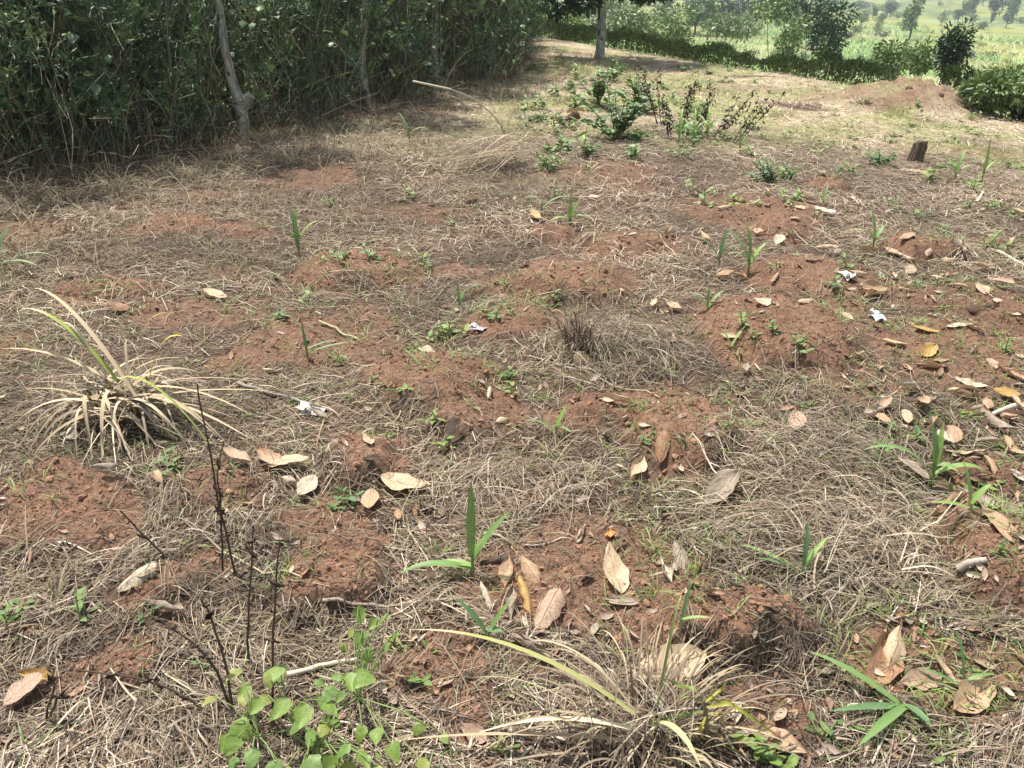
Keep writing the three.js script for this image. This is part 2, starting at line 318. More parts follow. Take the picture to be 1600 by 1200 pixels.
function crumbGeo(seed) { const r = rng(seed), g = new THREE.IcosahedronGeometry(1, 1), p = g.attributes.position; const sh = new Map(); for (let k = 0; k < p.count; k++) { const key = [p.getX(k), p.getY(k), p.getZ(k)].map((q) => q.toFixed(2)).join(); if (!sh.has(key)) sh.set(key, rr(r, .65, 1.2)); const s = sh.get(key); p.setXYZ(k, p.getX(k) * s, p.getY(k) * s * .75, p.getZ(k) * s); } g.computeVertexNormals(); return g; }
const thicketLine = [[-260, 345], [0, 285], [190, 255], [380, 218], [575, 172], [700, 150], [790, 122], [815, 75], [822, 48]].map(([a, b]) => G(a, b)); thicketLine[thicketLine.length - 1].set(.36, 0, -20.5);
function thicketDist(x, z) {                                            // signed distance to the foot of the thicket, positive on the field's side
  let best = 1e9, sgn = 1;
  for (let k = 0; k < thicketLine.length - 1; k++) { const A = thicketLine[k], B = thicketLine[k + 1], dx = B.x - A.x, dz = B.z - A.z, t = clamp(((x - A.x) * dx + (z - A.z) * dz) / (dx * dx + dz * dz), 0, 1), qx = x - A.x - dx * t, qz = z - A.z - dz * t, d = Math.hypot(qx, qz); if (d < best) { best = d; sgn = dx * qz - dz * qx > 0 ? 1 : -1; } }
  return best * sgn;
}
// points of the field, with an even share for each stretch of distance
function fieldPoints(seed, n, d0, d1, half = .8, pw = 1) {
  const r = rng(seed), out = [];
  for (let k = 0; k < n; k++) { const d = d0 * Math.pow(d1 / d0, Math.pow(r(), pw)), x = (r() * 2 - 1) * (half * d + .25); out.push([x, -d, r]); }
  return out;
}
const tint = (r, a, b) => { const q = rr(r, a, b); return new THREE.Color(q, q * rr(r, .96, 1.02), q * rr(r, .9, 1.03)); };
function oneStraw(b, r, x, z, L, w, lift, az, segs, wob, c) {               // a stalk lying on the ground, bent a little, ends lower than the middle
  const st = L / segs, pts = [], e0 = rr(r, -.3, 1) * lift, e1 = rr(r, 0, 1) * lift, mid = rr(r, .2, 1) * lift; let a = az - wob * .5, px = x - Math.sin(az) * L / 2, pz = z - Math.cos(az) * L / 2;
  for (let k = 0; k <= segs; k++) { const t = k / segs; pts.push(V(px, groundHeight(px, pz) + .002 + Math.max(0, lerp(e0, e1, t) + mid * 4 * t * (1 - t) * .6), pz)); a += wob / segs + (r() - .5) * .16; px += Math.sin(a) * st; pz += Math.cos(a) * st; }
  b.strap(pts, (t) => w * (1 - .5 * t), sideOf(az), 0, c, rr(r, -1.3, 1.3));
}
function merged(name, label, category, b, mat) { const m = new THREE.Mesh(b.geo(), mat); m.name = numbered(name); m.castShadow = m.receiveShadow = true; m.userData = { label, category, kind: 'stuff' }; scene.add(m); return m; }
const strawColour = (r, x, z, k = 1) => { const c = STRAW[Math.floor(r() * STRAW.length) % STRAW.length] || STRAW[0], q = k * rr(r, .72, 1.12) * (.88 + .7 * fbm(x * 1.4, z * 1.4, 3, 91)); return [c[0] * q, c[1] * q * .965, c[2] * q * .92]; };
{   // standing dry grass, deepest along the foot of the thicket
  const m = [[], [], []], c = [[], [], []];
  for (const [x, z, r] of fieldPoints(404, 11000, 1.2, 16, .95)) {
    const td = thicketDist(x, z), d = -z, b = bareness(x, z), near = sstep(3.8, .3, td) * sstep(2.2, 4, d);
    if (td < -.4 || beyond(x, z) > .9 || r() > (.10 + .9 * near) * (1 - b) * (beyond(x, z) > -2 ? 1.5 : 1)) continue;
    const k = Math.floor(r() * 3), sc = rr(r, .55, 1.1) * (.62 + .6 * near);
    m[k].push(placed(x, groundHeight(x, z), z, r() * 6.28, sc, sc * rr(r, .7, 1.2), (r() - .5) * .8, (r() - .5) * .8)); c[k].push(tint(r, .55, 1.02));
  }
  m.forEach((q, k) => stuff('dry_grass', 'dry brown grass standing along the foot of the thicket', 'grass', tuftGeo(280 + k, 13, .26, .0024, 2.4, [[.42, .34, .24], [.34, .26, .18], [.50, .43, .31], [.30, .22, .15], [.36, .34, .2]], .05, 5), plainMat, q, c[k]));
}
{   // green grass sprigs
  const m = [[], []], c = [[], []];
  for (const [x, z, r] of fieldPoints(505, 24000, 1, 17, .8, .8)) {
    const td = thicketDist(x, z), d = -z, g = fbm(x * .9 + 3, z * .9, 3, 95); const want = .04 + (.26 + .3 * sstep(2, 4.5, d)) * sstep(.02, .4, g) + .35 * sstep(4, 9, d) * sstep(-.2, .25, g);
    if (td < .1 || beyond(x, z) > .6 || r() > want) continue;
    const k = r() < .5 ? 0 : 1, sc = rr(r, .4, 1) * (1 + .25 * sstep(5, 12, d)); m[k].push(placed(x, groundHeight(x, z), z, r() * 6.28, sc, sc, (r() - .5) * .5, (r() - .5) * .5)); c[k].push(tint(r, .7, 1.25));
  }
  m.forEach((q, k) => stuff('green_grass', 'thin green grass sprouting through the dry litter', 'grass', tuftGeo(310 + k, 7, .1, .0026, 1.8, [[.22, .32, .08], [.30, .40, .1], [.17, .26, .08], [.38, .43, .16]], .025, 5), greenBladeMat, q, c[k]));
}
{   // crumbs of soil
  const m = [[], []], c = [[], []];
  for (const [x, z, r] of fieldPoints(606, 80000, .8, 9, .78, 1.1)) {
    const b = bareness(x, z); if (r() > b * .75 + .03) continue;
    const s = .0019 * Math.pow(1 / (r() + .025), .47) * (1 + .12 * -z), k = r() < .5 ? 0 : 1; m[k].push(placed(x, groundHeight(x, z) + s * .25, z, r() * 6.28, s, s, r(), r())); const q = rr(r, .75, 1.2); c[k].push(new THREE.Color(.29 * q, .162 * q * rr(r, .92, 1.08), .104 * q));
  }
  m.forEach((q, k) => stuff('soil_crumbs', 'crumbs and small clods of red soil', 'soil', crumbGeo(320 + k), new THREE.MeshStandardMaterial({ color: 0xffffff, roughness: 1 }), q, c[k]));
}

// ---------------------------------------------------------------- fallen leaves
function bladeGeo(seed, L, W, curl, bend, o = {}) {                     // a broad leaf along +z from its stalk; curl rolls the margins up, bend arches the length
  const r = rng(seed), nu = o.nu || 12, nv = 6, p = [], u = [], idx = [], ph = r() * 6, tw = o.twist || 0, asym = rr(r, -.4, .4) * Math.abs(curl);
  for (let i = 0; i <= nu; i++) {
    const t = i / nu, w = W / 2 * Math.pow(Math.sin(Math.PI * Math.pow(clamp(t, .004, .996), o.skew || .82)), .72);
    const be = bend * (t - .5), zc = bend ? Math.sin(be) * L / bend : (t - .5) * L, yc = bend ? (1 - Math.cos(be)) * L / bend : 0;
    for (let j = 0; j <= nv; j++) {
      const v = j / nv * 2 - 1, cl = curl * (1 + .35 * Math.sin(t * 5 + ph)) + asym * v, a = v * cl, ww = w * (1 + .06 * Math.sin(t * 19 + ph + v) + .16 * noise(t * 6 + seed * 3, v > 0 ? 9 : 2, 6));
      let x = Math.abs(cl) > .02 ? Math.sin(a) / cl * ww : v * ww, y = Math.abs(cl) > .02 ? (1 - Math.cos(a)) / cl * ww : 0;
      y += .03 * L * noise(t * 5 + seed, v * 2.2, 3) + .012 * L * noise(t * 13, v * 5 + seed, 4) + .004 * L * Math.sin(t * 34) * Math.abs(v);
      const q = tw * (t - .5), X = x * Math.cos(q) - y * Math.sin(q), Y = x * Math.sin(q) + y * Math.cos(q);
      p.push(X, yc + Y * Math.cos(be), zc - Y * Math.sin(be)); u.push(.5 + v * .5 * w / (W / 2), t);
    }
  }
  for (let i = 0; i < nu; i++) for (let j = 0; j < nv; j++) { const a = i * (nv + 1) + j, b = a + nv + 1; idx.push(a, b, a + 1, a + 1, b, b + 1); }
  const g = new THREE.BufferGeometry(); g.setAttribute('position', new THREE.Float32BufferAttribute(p, 3)); g.setAttribute('uv', new THREE.Float32BufferAttribute(u, 2)); g.setIndex(idx); g.computeVertexNormals();
  const mid = []; for (let i = 0; i <= nu; i++) { const k = (i * (nv + 1) + 3) * 3; mid.push(V(p[k], p[k + 1] - .0004, p[k + 2])); }
  g.userData.mid = mid; return g;
}
const leafShapes = [];
for (let k = 0; k < 14; k++) { const r = rng(900 + k), curl = [.25, .5, .9, 1.5, 2.2, .35, 1.2, 2.7, .15, .8, 1.8, .6, 2.4, 1.0][k]; const g = bladeGeo(900 + k, 1, rr(r, .43, .56), curl, rr(r, -.5, 1.1), { twist: rr(r, -.5, .5) }); const m = g.userData.mid; const b = new Build().tube([m[0].clone().add(V(0, .005, -.13)), m[0].clone().add(V(0, 0, -.05)), ...m], (t) => .011 * (1 - .75 * t), 4); leafShapes.push({ blade: g, rib: b.geo(), curl }); }
function settle(o, geos, x, z, lift) {                                   // lower a thing until it touches the ground
  o.updateMatrixWorld(true); let lo = 1e9; const v = V();
  for (const [g, m] of geos) { const p = g.attributes.position; for (let k = 0; k < p.count; k += 3) { v.fromBufferAttribute(p, k).applyMatrix4(m.matrixWorld); lo = Math.min(lo, v.y - groundHeight(v.x, v.z)); } }
  o.position.y += lift - lo;
}
const leafR = rng(77);
function fallenLeaf(px, py, cm, ang, key, shape, label, group, tilt = 0, lean = 0) {
  const r = leafR, p = G(px, py), S = leafShapes[shape], b = bareness(p.x, p.z);
  const o = thing('fallen_leaf', label, 'leaf', V(p.x, groundHeight(p.x, p.z), p.z), group);
  const bl = mesh('blade', S.blade, dryMat(key, shape % 2), o), rib = mesh('midrib', S.rib, dryMat(key === 'white' ? 'pale' : key === 'dark' ? 'dark' : 'brown'), o);
  const q = slopeTilt(p.x, p.z, 0); o.quaternion.copy(q).multiply(new THREE.Quaternion().setFromEuler(new THREE.Euler(tilt + rr(r, -.15, .15), ang * Math.PI / 180 + Math.PI, rr(r, -.35, .35) + (r() < .35 && S.curl > .7 ? Math.PI : 0), 'YXZ')));
  o.quaternion.premultiply(new THREE.Quaternion().setFromAxisAngle(V(1, 0, 0), lean)); o.scale.setScalar(cm / 100); settle(o, [[S.blade, bl]], p.x, p.z, (b > .5 ? .004 : .026) - .006 * r()); return o;
}
// px, py, length in cm, compass of the tip on the ground (0 = away, 90 = right ... minus = left), colour, shape, label
const named = [
  [635, 768, 17.5, -105, 'pale', 8, 'wide flat tan fallen leaf with clear veins beside a soil mound'],
  [958, 902, 16, 8, 'pale', 1, 'pale tan half folded leaf standing out on bare soil by an orange fruit scrap'],
  [1514, 1094, 15, 118, 'tan', 9, 'long smooth brown leaf pointing away from a folded leaf on bare soil'],
  [1476, 1056, 9, 20, 'pale', 4, 'short pale folded leaf touching the stalk end of a long brown leaf'],
  [1375, 1042, 19, 140, 'brown', 2, 'very long dark russet leaf under the strap leaves of a maize seedling'],
  [1394, 1030, 13, 150, 'pale', 3, 'pale curled leaf tucked behind a very long russet leaf'],
  [1436, 1066, 11, 100, 'rose', 5, 'pinkish leaf lying between the russet leaf and the folded leaf'],
  [1210, 1163, 14, 60, 'tan', 3, 'tan boat shaped leaf on soil beside the yellow curly weed'],
  [1040, 1068, 20, 110, 'pale', 1, 'large pale leaf half buried under the dry grass tussock'],
  [792, 900, 11, 175, 'tan', 3, 'narrow tan leaf with a thin tail in the pile by the tall maize seedling'],
  [826, 897, 11, 28, 'tan', 6, 'folded tan leaf leaning on the leaf pile by the tall maize seedling'],
  [822, 940, 12, 15, 'ochre', 4, 'golden tan leaf in the middle of the leaf pile'],
  [855, 966, 15, 155, 'rose', 2, 'glossy pinkish brown leaf at the end of the leaf pile'],
  [800, 950, 12, 178, 'grey', 7, 'thin rolled grey leaf in the leaf pile'],
  [774, 882, 10, -70, 'dark', 10, 'dark shrivelled leaf against the tall maize seedling'],
  [759, 938, 9, 20, 'white', 4, 'whitish crumpled leaf beside the pile of tan leaves'],
  [1040, 898, 10, 10, 'white', 7, 'pair-like whitish rolled leaf on the edge of the straw'],
  [369, 727, 15, 62, 'rose', 3, 'pinkish brown cupped leaf beside the strap grass clump'],
  [420, 727, 14, 50, 'tan', 6, 'tan leaf tucked under a paler oval leaf'],
  [452, 734, 14, -80, 'pale', 0, 'pale oval leaf overlapping a tan one'],
  [1032, 710, 12, 165, 'brown', 2, 'russet leaf standing on the flank of a red mound'],
  [751, 465, 15, -50, 'tan', 4, 'tan rolled leaf pointing out of a red mound top'],
  [1362, 459, 17, -80, 'tan', 2, 'large curled tan leaf beside the white paper scrap'],
  [1131, 439, 15, 120, 'tan', 3, 'long tan leaf at the foot of the twin maize seedlings'],
  [1444, 520, 13, 88, 'ochre', 5, 'yellow oval leaf on the dark soil'],
  [1446, 555, 14, 130, 'ochre', 9, 'ochre brown leaf beside two crossed tan leaves'],
  [1566, 625, 12, 85, 'ochre', 1, 'orange tan leaf among pale curled leaves'],
  [1280, 277, 14, 10, 'grey', 7, 'dark grey curled leaf beside a small red mound'],
  [1124, 779, 17, 130, 'grey', 9, 'large grey leaf with pale edge in the straw heap'],
  [1244, 672, 13, 160, 'rose', 1, 'pinkish leaf caught in the top of the straw heap'],
  [740, 1149, 7, 60, 'rose', 8, 'small round pinkish leaf under a bleached grass strap'],
  [41, 1092, 9.5, 150, 'rose', 0, 'wide pinkish leaf under a small dark twig'],
  [60, 1067, 8, 85, 'ochre', 6, 'small ochre leaf against a wide pinkish leaf'],
  [188, 490, 13, 75, 'brown', 6, 'russet cupped leaf behind the strap grass clump'],
  [836, 343, 12, 30, 'ochre', 5, 'yellowish leaf below a drooping maize leaf'],
  [1044, 375, 15, 150, 'tan', 4, 'pointed tan leaf standing alone on litter'],
  [337, 467, 14, 70, 'pale', 5, 'pale leaf lying in the grey dry grass'],
  [1416, 374, 17, 125, 'tan', 3, 'long tan curled leaf on a red mound beside green grass'],
  [706, 690, 12, 150, 'grey', 7, 'grey twisted leaf lying in fine straw'],
  [965, 633, 15, 75, 'pale', 10, 'pale twisted leaf stretched across bare soil'],
];
for (const [px, py, cm, a, key, s, label] of named) fallenLeaf(px, py, cm, a, key, s, label, undefined, 0, .2);
const many = {
  pale: [[1022, 482], [1050, 486], [1259, 477], [1410, 457], [1499, 452], [1463, 440], [1585, 638], [1414, 661], [1510, 712], [1133, 330], [1194, 306], [1262, 317], [1331, 314], [1325, 357], [1431, 416], [1412, 410], [928, 313], [1533, 455], [1528, 422], [1394, 440], [1547, 376], [1594, 338], [575, 693], [785, 663], [995, 744], [1517, 650], [1556, 476], [1322, 497], [1142, 529], [1578, 386], [1425, 272], [1247, 326], [1094, 320]],
  tan: [[1154, 442], [1047, 538], [1469, 567], [1455, 577], [1416, 579], [1375, 663], [1454, 671], [1570, 663], [1487, 691], [1474, 744], [1570, 707], [1578, 588], [1585, 787], [1192, 376], [1390, 401], [1356, 401], [1154, 555], [579, 792], [249, 761], [1544, 735], [1356, 469], [1184, 365], [1596, 1040]],
  pale2: [[1290, 395], [1240, 345], [1345, 430], [1480, 415], [1500, 395], [1445, 470], [1520, 520], [1395, 540], [1340, 560], [1590, 560], [1500, 620], [1540, 640], [1440, 640], [1590, 720], [1490, 790], [1560, 830], [1420, 430], [1210, 440], [1175, 400], [1100, 380]],
  rose: [[1315, 380], [1450, 400], [1560, 450], [1420, 505], [1550, 570], [1580, 660], [1380, 640], [1270, 410], [1230, 320]],
  grey: [[1480, 667], [1559, 673], [1165, 585], [1536, 789], [1306, 401], [1424, 746], [172, 748], [112, 690], [259, 960], [1063, 872], [1140, 735], [974, 948], [500, 660], [830, 1024]],
  white: [[1191, 477], [1497, 514], [1514, 604], [1416, 614], [1544, 700], [1177, 316], [1286, 336], [661, 549], [766, 622], [454, 761], [214, 908], [909, 838], [1216, 385], [491, 645], [480, 770], [1474, 695], [933, 303], [1362, 655]],
};
for (const kk of Object.keys(many)) for (const [px, py] of many[kk]) {
  const key = kk === 'pale2' ? (leafR() < .6 ? 'pale' : 'tan') : kk;
  const p = G(px, py), soil = bareness(p.x, p.z) > .5, curled = leafR() < .7, s = curled ? [2, 3, 4, 6, 7, 10, 12][Math.floor(leafR() * 7)] : [0, 1, 5, 8, 9, 11, 13][Math.floor(leafR() * 7)];
  fallenLeaf(px, py, rr(leafR, 6, 13.5) * (py < 420 ? 1.15 : 1), leafR() * 360, key, s, `${DRY[key][0]} ${curled ? 'curled up' : 'nearly flat'} dry leaf lying ${soil ? 'on bare red soil' : 'in the straw litter'}`, `${key} ${curled ? 'curled' : 'flat'} leaves ${soil ? 'on soil' : 'in straw'}`, 0, rr(leafR, -.1, .2));
}
{   // shreds of leaf among the straw, too small and many to count
  const m = [[], [], []], c = [[], [], []];
  for (const [x, z, r] of fieldPoints(707, 4200, .9, 12, .78)) {
    if (beyond(x, z) > 0 || thicketDist(x, z) < .2) continue; const right = sstep(-1, 2.5, x / (-z) * 3); if (r() > .35 + .6 * right) continue;
    const k = Math.floor(r() * 3), s = rr(r, .018, .055) * (1 + .05 * -z); m[k].push(M4().compose(V(x, groundHeight(x, z) + .008, z), slopeTilt(x, z, r() * 6.28).multiply(new THREE.Quaternion().setFromEuler(new THREE.Euler(rr(r, -.4, .4), 0, rr(r, -.6, .6)))), V(s, s, s)));
    const q = Object.values(DRY)[[0, 1, 2, 2, 0, 2, 1, 7, 6, 7][Math.floor(r() * 10)]][1], w = rr(r, .4, .85); c[k].push(new THREE.Color(q[0] * w, q[1] * w, q[2] * w));
  }
  const shred = new THREE.MeshStandardMaterial({ roughness: .8, side: THREE.DoubleSide });
  m.forEach((q, k) => stuff('leaf_shreds', 'small torn shreds of dry leaf scattered in the litter', 'leaf litter', bladeGeo(940 + k, 1, .5, [.8, 1.6, 2.4][k], .6, { nu: 6 }), shred, q, c[k]));
}
const leafSpots = []; scene.children.forEach((o) => { if (o.name.startsWith('fallen_leaf')) leafSpots.push([o.position.x, o.position.z, .42 * o.scale.x]); });
const onLeaf = (x, z) => { for (const l of leafSpots) { const a = x - l[0], b = z - l[1]; if (a * a + b * b < l[2] * l[2]) return true; } return false; };
{
  const b = new Build();
  for (const [x, z, r] of fieldPoints(101, 100000, .72, 16)) {
    const d = -z, s = beyond(x, z), td = thicketDist(x, z), keep = r(); if (s > .8 || td < -.3) continue;
    const bare = bareness(x, z), cl = .5 + 1.1 * fbm(x * 2.6, z * 2.6, 3, 111) + .5 * noise(x * 9, z * 9, 113), thick = clamp(cl, .04, 1) * (1 - bare);
    if (keep > thick * .8 + .05) continue;
    const far = sstep(3.5, 13, d), flow = 3.1 * fbm(x * .8, z * .8, 2, 115) + 1.3, az = flow + (r() < .7 ? (r() - .5) * 1.7 : r() * 6.28), L = rr(r, .03, .15) * (r() < .1 ? 2 : 1) * (1 + .4 * far);
    const ex = Math.sin(az) * L * .5, ez = Math.cos(az) * L * .5; if (r() < .85 && (bareness(x + ex, z + ez) > .6 || bareness(x - ex, z - ez) > .6)) continue; if (r() < .9 && onLeaf(x, z)) continue;
    oneStraw(b, r, x, z, L, (r() < .12 ? rr(r, .0016, .003) : rr(r, .0004, .0014)) * (1 + 1.1 * far), .005 + .034 * thick, az, d < 3 ? 5 : d < 7 ? 3 : 2, rr(r, -1, 1) * (r() < .2 ? 1 : .25), strawColour(r, x, z));
  }
  merged('straw_litter', 'matted dry straw litter strewn over the red field', 'straw', b, plainMat);
}
{   // thick straw on the heaps
  const b = new Build(), r = rng(303);
  for (const s of strawSpots) { const n = Math.floor(clamp(s.ax * s.az * 9000, 300, 2100)), dir = r() * 6.28; for (let k = 0; k < n; k++) { const a = r() * 6.28, q = Math.sqrt(r()) * 1.15, x = s.x + Math.cos(a) * s.ax * q, z = s.z + Math.sin(a) * s.az * q; oneStraw(b, r, x, z, rr(r, .05, .22), r() < .12 ? rr(r, .0016, .003) : rr(r, .0005, .0014), .07 * (1.15 - q * .6) * (.5 + r()), dir + (r() - .5) * 5, 5, rr(r, -1, 1) * (r() < .3 ? 1.2 : .4), strawColour(r, x, z)); } }
  merged('straw_heap', 'thick heaps of tangled dry grass stalks', 'straw', b, plainMat);
}
{   // chaff: short bits, everywhere
  const b = new Build();
  for (const [x, z, r] of fieldPoints(121, 100000, .8, 16)) {
    const d = -z, s = beyond(x, z); if (s > .8 || thicketDist(x, z) < 0) continue; const bare = bareness(x, z); if (r() > .9 - .6 * bare || (r() < .8 && onLeaf(x, z))) continue;
    const az = r() * 6.28, L = rr(r, .012, .055) * (1 + .12 * d), w = rr(r, .0004, .0012) * (1 + .3 * d) * (1 - .35 * bare), c = strawColour(r, x, z, rr(r, .22, .95) * (1 - .3 * bare)), ex = Math.sin(az) * L / 2, ez = Math.cos(az) * L / 2;
    b.strap([V(x - ex, groundHeight(x - ex, z - ez) + rr(r, .001, .012), z - ez), V(x + ex, groundHeight(x + ex, z + ez) + rr(r, .001, .016), z + ez)], () => w, sideOf(az), 0, c, rr(r, -.6, .6));
  }
  merged('chaff', 'short chaff and broken bits of straw over the field', 'chaff', b, plainMat);
}
{   // straw of the paler middle and far field
  const b = new Build();
  for (const [x, z, r] of fieldPoints(131, 120000, 3.4, 17.5, .82, .72)) {
    const d = -z, s = beyond(x, z); if (s > .9 || thicketDist(x, z) < 0) continue; const bare = bareness(x, z), cl = .62 + .9 * fbm(x * 1.9, z * 1.9, 3, 117); if (r() > clamp(cl, .12, 1) * (1 - .93 * bare)) continue;
    const az = 2.2 * fbm(x * .6, z * .6, 2, 119) + r() * 6.28, L = rr(r, .04, .15) * (1 + .03 * d), k = 1 + .8 * sstep(6, 9.5, d); oneStraw(b, r, x, z, L * (1 - .3 * sstep(7, 11, d)), rr(r, .0007, .0021) * (1 + .04 * d), .035, az, 2, rr(r, -.45, .45), strawColour(r, x, z, k));
  }
  merged('field_straw', 'pale straw lying over the farther part of the field', 'straw', b, plainMat);
}
// ---------------------------------------------------------------- foliage
const pick = (r, a) => a[Math.floor(r() * a.length)];
function leafFace(b, p, r, L, W, c, dir = null) {                        // one small leaf: a folded diamond
  const az = r() * 6.28, el = rr(r, -.9, .9), d = dir ? dir.clone().add(V(r() - .5, r() - .5, r() - .5)).normalize() : V(Math.sin(az) * Math.cos(el), Math.sin(el), Math.cos(az) * Math.cos(el));
  const s = V(r() - .5, (r() - .5) * .7, r() - .5).cross(d).normalize(), n = V().crossVectors(d, s), m = p.clone().addScaledVector(d, L * .45), f = W * .3;
  const i = b.vert(p.x, p.y, p.z, .5, 0, c), j = b.vert(m.x + s.x * W / 2 + n.x * f, m.y + s.y * W / 2 + n.y * f, m.z + s.z * W / 2 + n.z * f, 1, .5, c), k = b.vert(p.x + d.x * L, p.y + d.y * L, p.z + d.z * L, .5, 1, c), l = b.vert(m.x - s.x * W / 2 + n.x * f, m.y - s.y * W / 2 + n.y * f, m.z - s.z * W / 2 + n.z * f, 0, .5, c);
  b.i.push(i, j, k, i, k, l);
}
const shade = (r, c, a = .7, z = 1.25) => { const q = rr(r, a, z); return [c[0] * q, c[1] * q, c[2] * q]; };
const foliageMat = new THREE.MeshPhysicalMaterial({ vertexColors: true, roughness: .5, transmission: .3, thickness: 0, side: THREE.DoubleSide });
const foliageDull = new THREE.MeshStandardMaterial({ vertexColors: true, roughness: .8, side: THREE.DoubleSide });
const inBall = (r) => { for (;;) { const v = V(r() * 2 - 1, r() * 2 - 1, r() * 2 - 1), q = v.lengthSq(); if (q < 1 && q > .15) return v; } };

// --- the thicket: tall thin-stemmed shrubs in three ranks
function thicketShrub(seed, back) {
  const r = rng(seed), st = new Build(), tw = new Build(), fo = new Build(), stems = [];
  for (let k = 0; k < 12; k++) { const az = r() * 6.28, q = .34 * Math.sqrt(r()), a = r() * 6.28, H = rr(r, 1.35, 2.15), pts = arch(V(Math.cos(a) * q, -.05, Math.sin(a) * q), az, rr(r, 1.2, 1.57), H, rr(r, -.1, .35), 7, r, .6, 1.2), c = shade(r, pick(r, [[.12, .105, .08], [.17, .15, .12], [.09, .075, .055], [.26, .24, .20]])); stems.push(pts); st.tube(pts, (t) => rr(r, .005, .0085) * (1 - .6 * t), 4, c); }
  for (let k = 0; k < 120; k++) { const s = pick(r, stems), p = s[Math.floor(r() * 5)].clone().add(V(0, r() * .3, 0)), az = r() * 6.28; tw.strap(arch(p, az, rr(r, -.9, 1.1), rr(r, .2, .7), rr(r, -.5, 1.2), 5, r, .8, 1), (t) => .0028 * (1 - .6 * t), sideOf(az), 0, shade(r, pick(r, [[.22, .17, .13], [.32, .26, .2], [.15, .13, .08], [.42, .36, .28]]))); }
  const pal = [[.085, .155, .06], [.11, .19, .07], [.06, .11, .048], [.14, .23, .08], [.08, .155, .085], [.075, .14, .06], [.20, .26, .09]];
  const clumps = []; for (let k = 0; k < 78; k++) { const s = pick(r, stems), t = Math.pow(r(), .95) * 5.6, i = Math.floor(t); clumps.push([s[i].clone().lerp(s[Math.min(i + 1, 6)], t - i).add(V((r() - .5) * .5, (r() - .5) * .3, (r() - .5) * .5)), shade(r, pick(r, pal), .55, 1.6), rr(r, .05, .13)]); }
  for (let k = 0; k < (back ? 420 : 1050); k++) {
    const cl = pick(r, clumps), p = cl[0].clone().add(inBall(r).multiplyScalar(cl[2] * (r() < .2 ? 2.2 : 1))); if (p.y < .06 || (p.y < .5 && r() > .25 + p.y * 1.3)) continue;
    const big = p.y > 1.6, c = shade(r, cl[1], .75, 1.25), dir = V(r() - .5, rr(r, -.3, .9), r() - .5).normalize();
    if (big) for (let q = 0; q < 4; q++) leafFace(fo, p.clone().add(V((r() - .5) * .15, (r() - .5) * .15, (r() - .5) * .15)), r, .15, .05, c, dir);
    else for (let q = 0; q < 6; q++) leafFace(fo, p.clone().addScaledVector(dir, q * .02), r, rr(r, .03, .075) * (back ? 1.5 : 1), rr(r, .006, .019) * (back ? 1.8 : 1), c, dir);
  }
  const o = new THREE.Group(); mesh('stems', st.geo(), foliageDull, o).userData.kind = 'stuff'; mesh('twigs', tw.geo(), foliageDull, o).userData.kind = 'stuff'; mesh('foliage', fo.geo(), foliageMat, o).userData.kind = 'stuff'; return o;
}
{
  const trunkFeet = [G(370, 222), G(574, 172), G(681, 140)];
  const protos = [1, 2, 3, 4, 5, 6].map((k) => thicketShrub(1200 + k, k > 4)), r = rng(1300); let first = [true, true, true, true];
  for (const row of [0, 1, 2, 3]) {
    let carry = row * .2;
    for (let k = 0; k < thicketLine.length - 1; k++) {
      const A = thicketLine[k], B = thicketLine[k + 1], L = Math.hypot(B.x - A.x, B.z - A.z), nx = (B.z - A.z) / L, nz = -(B.x - A.x) / L;
      const gap = row > 1 ? .42 : row ? .55 : .48;
      for (let t = carry; t < L; t += gap) {
        const x = lerp(A.x, B.x, t / L) + nx * (.2 + row * .45) + (r() - .5) * .42, z = lerp(A.z, B.z, t / L) + nz * (.2 + row * .45) + (r() - .5) * .42, kk = row > 1 ? 4 + Math.floor(r() * 2) : Math.floor(r() * 4);
        if (row < 2 && trunkFeet.some((f) => Math.abs(x / -z - f.x / -f.z) < .026 && -z < -f.z + .3)) { carry = t + gap - L; continue; }            // room in front of the trunks
        const o = protos[kk].clone(); o.name = numbered('thicket_shrub'); scene.add(o); o.position.set(x, landHeight(x, z), z); o.rotation.y = r() * 6.28; const sc = rr(r, .85, 1.15); o.scale.set(sc, rr(r, .85, 1.2), sc);
        o.userData = { category: 'shrub', group: 'shrubs grown together into the thicket', label: 'dark thin stemmed shrub grown into the dense thicket bordering the field' };
        carry = t + gap - L;
      }
    }
  }
}
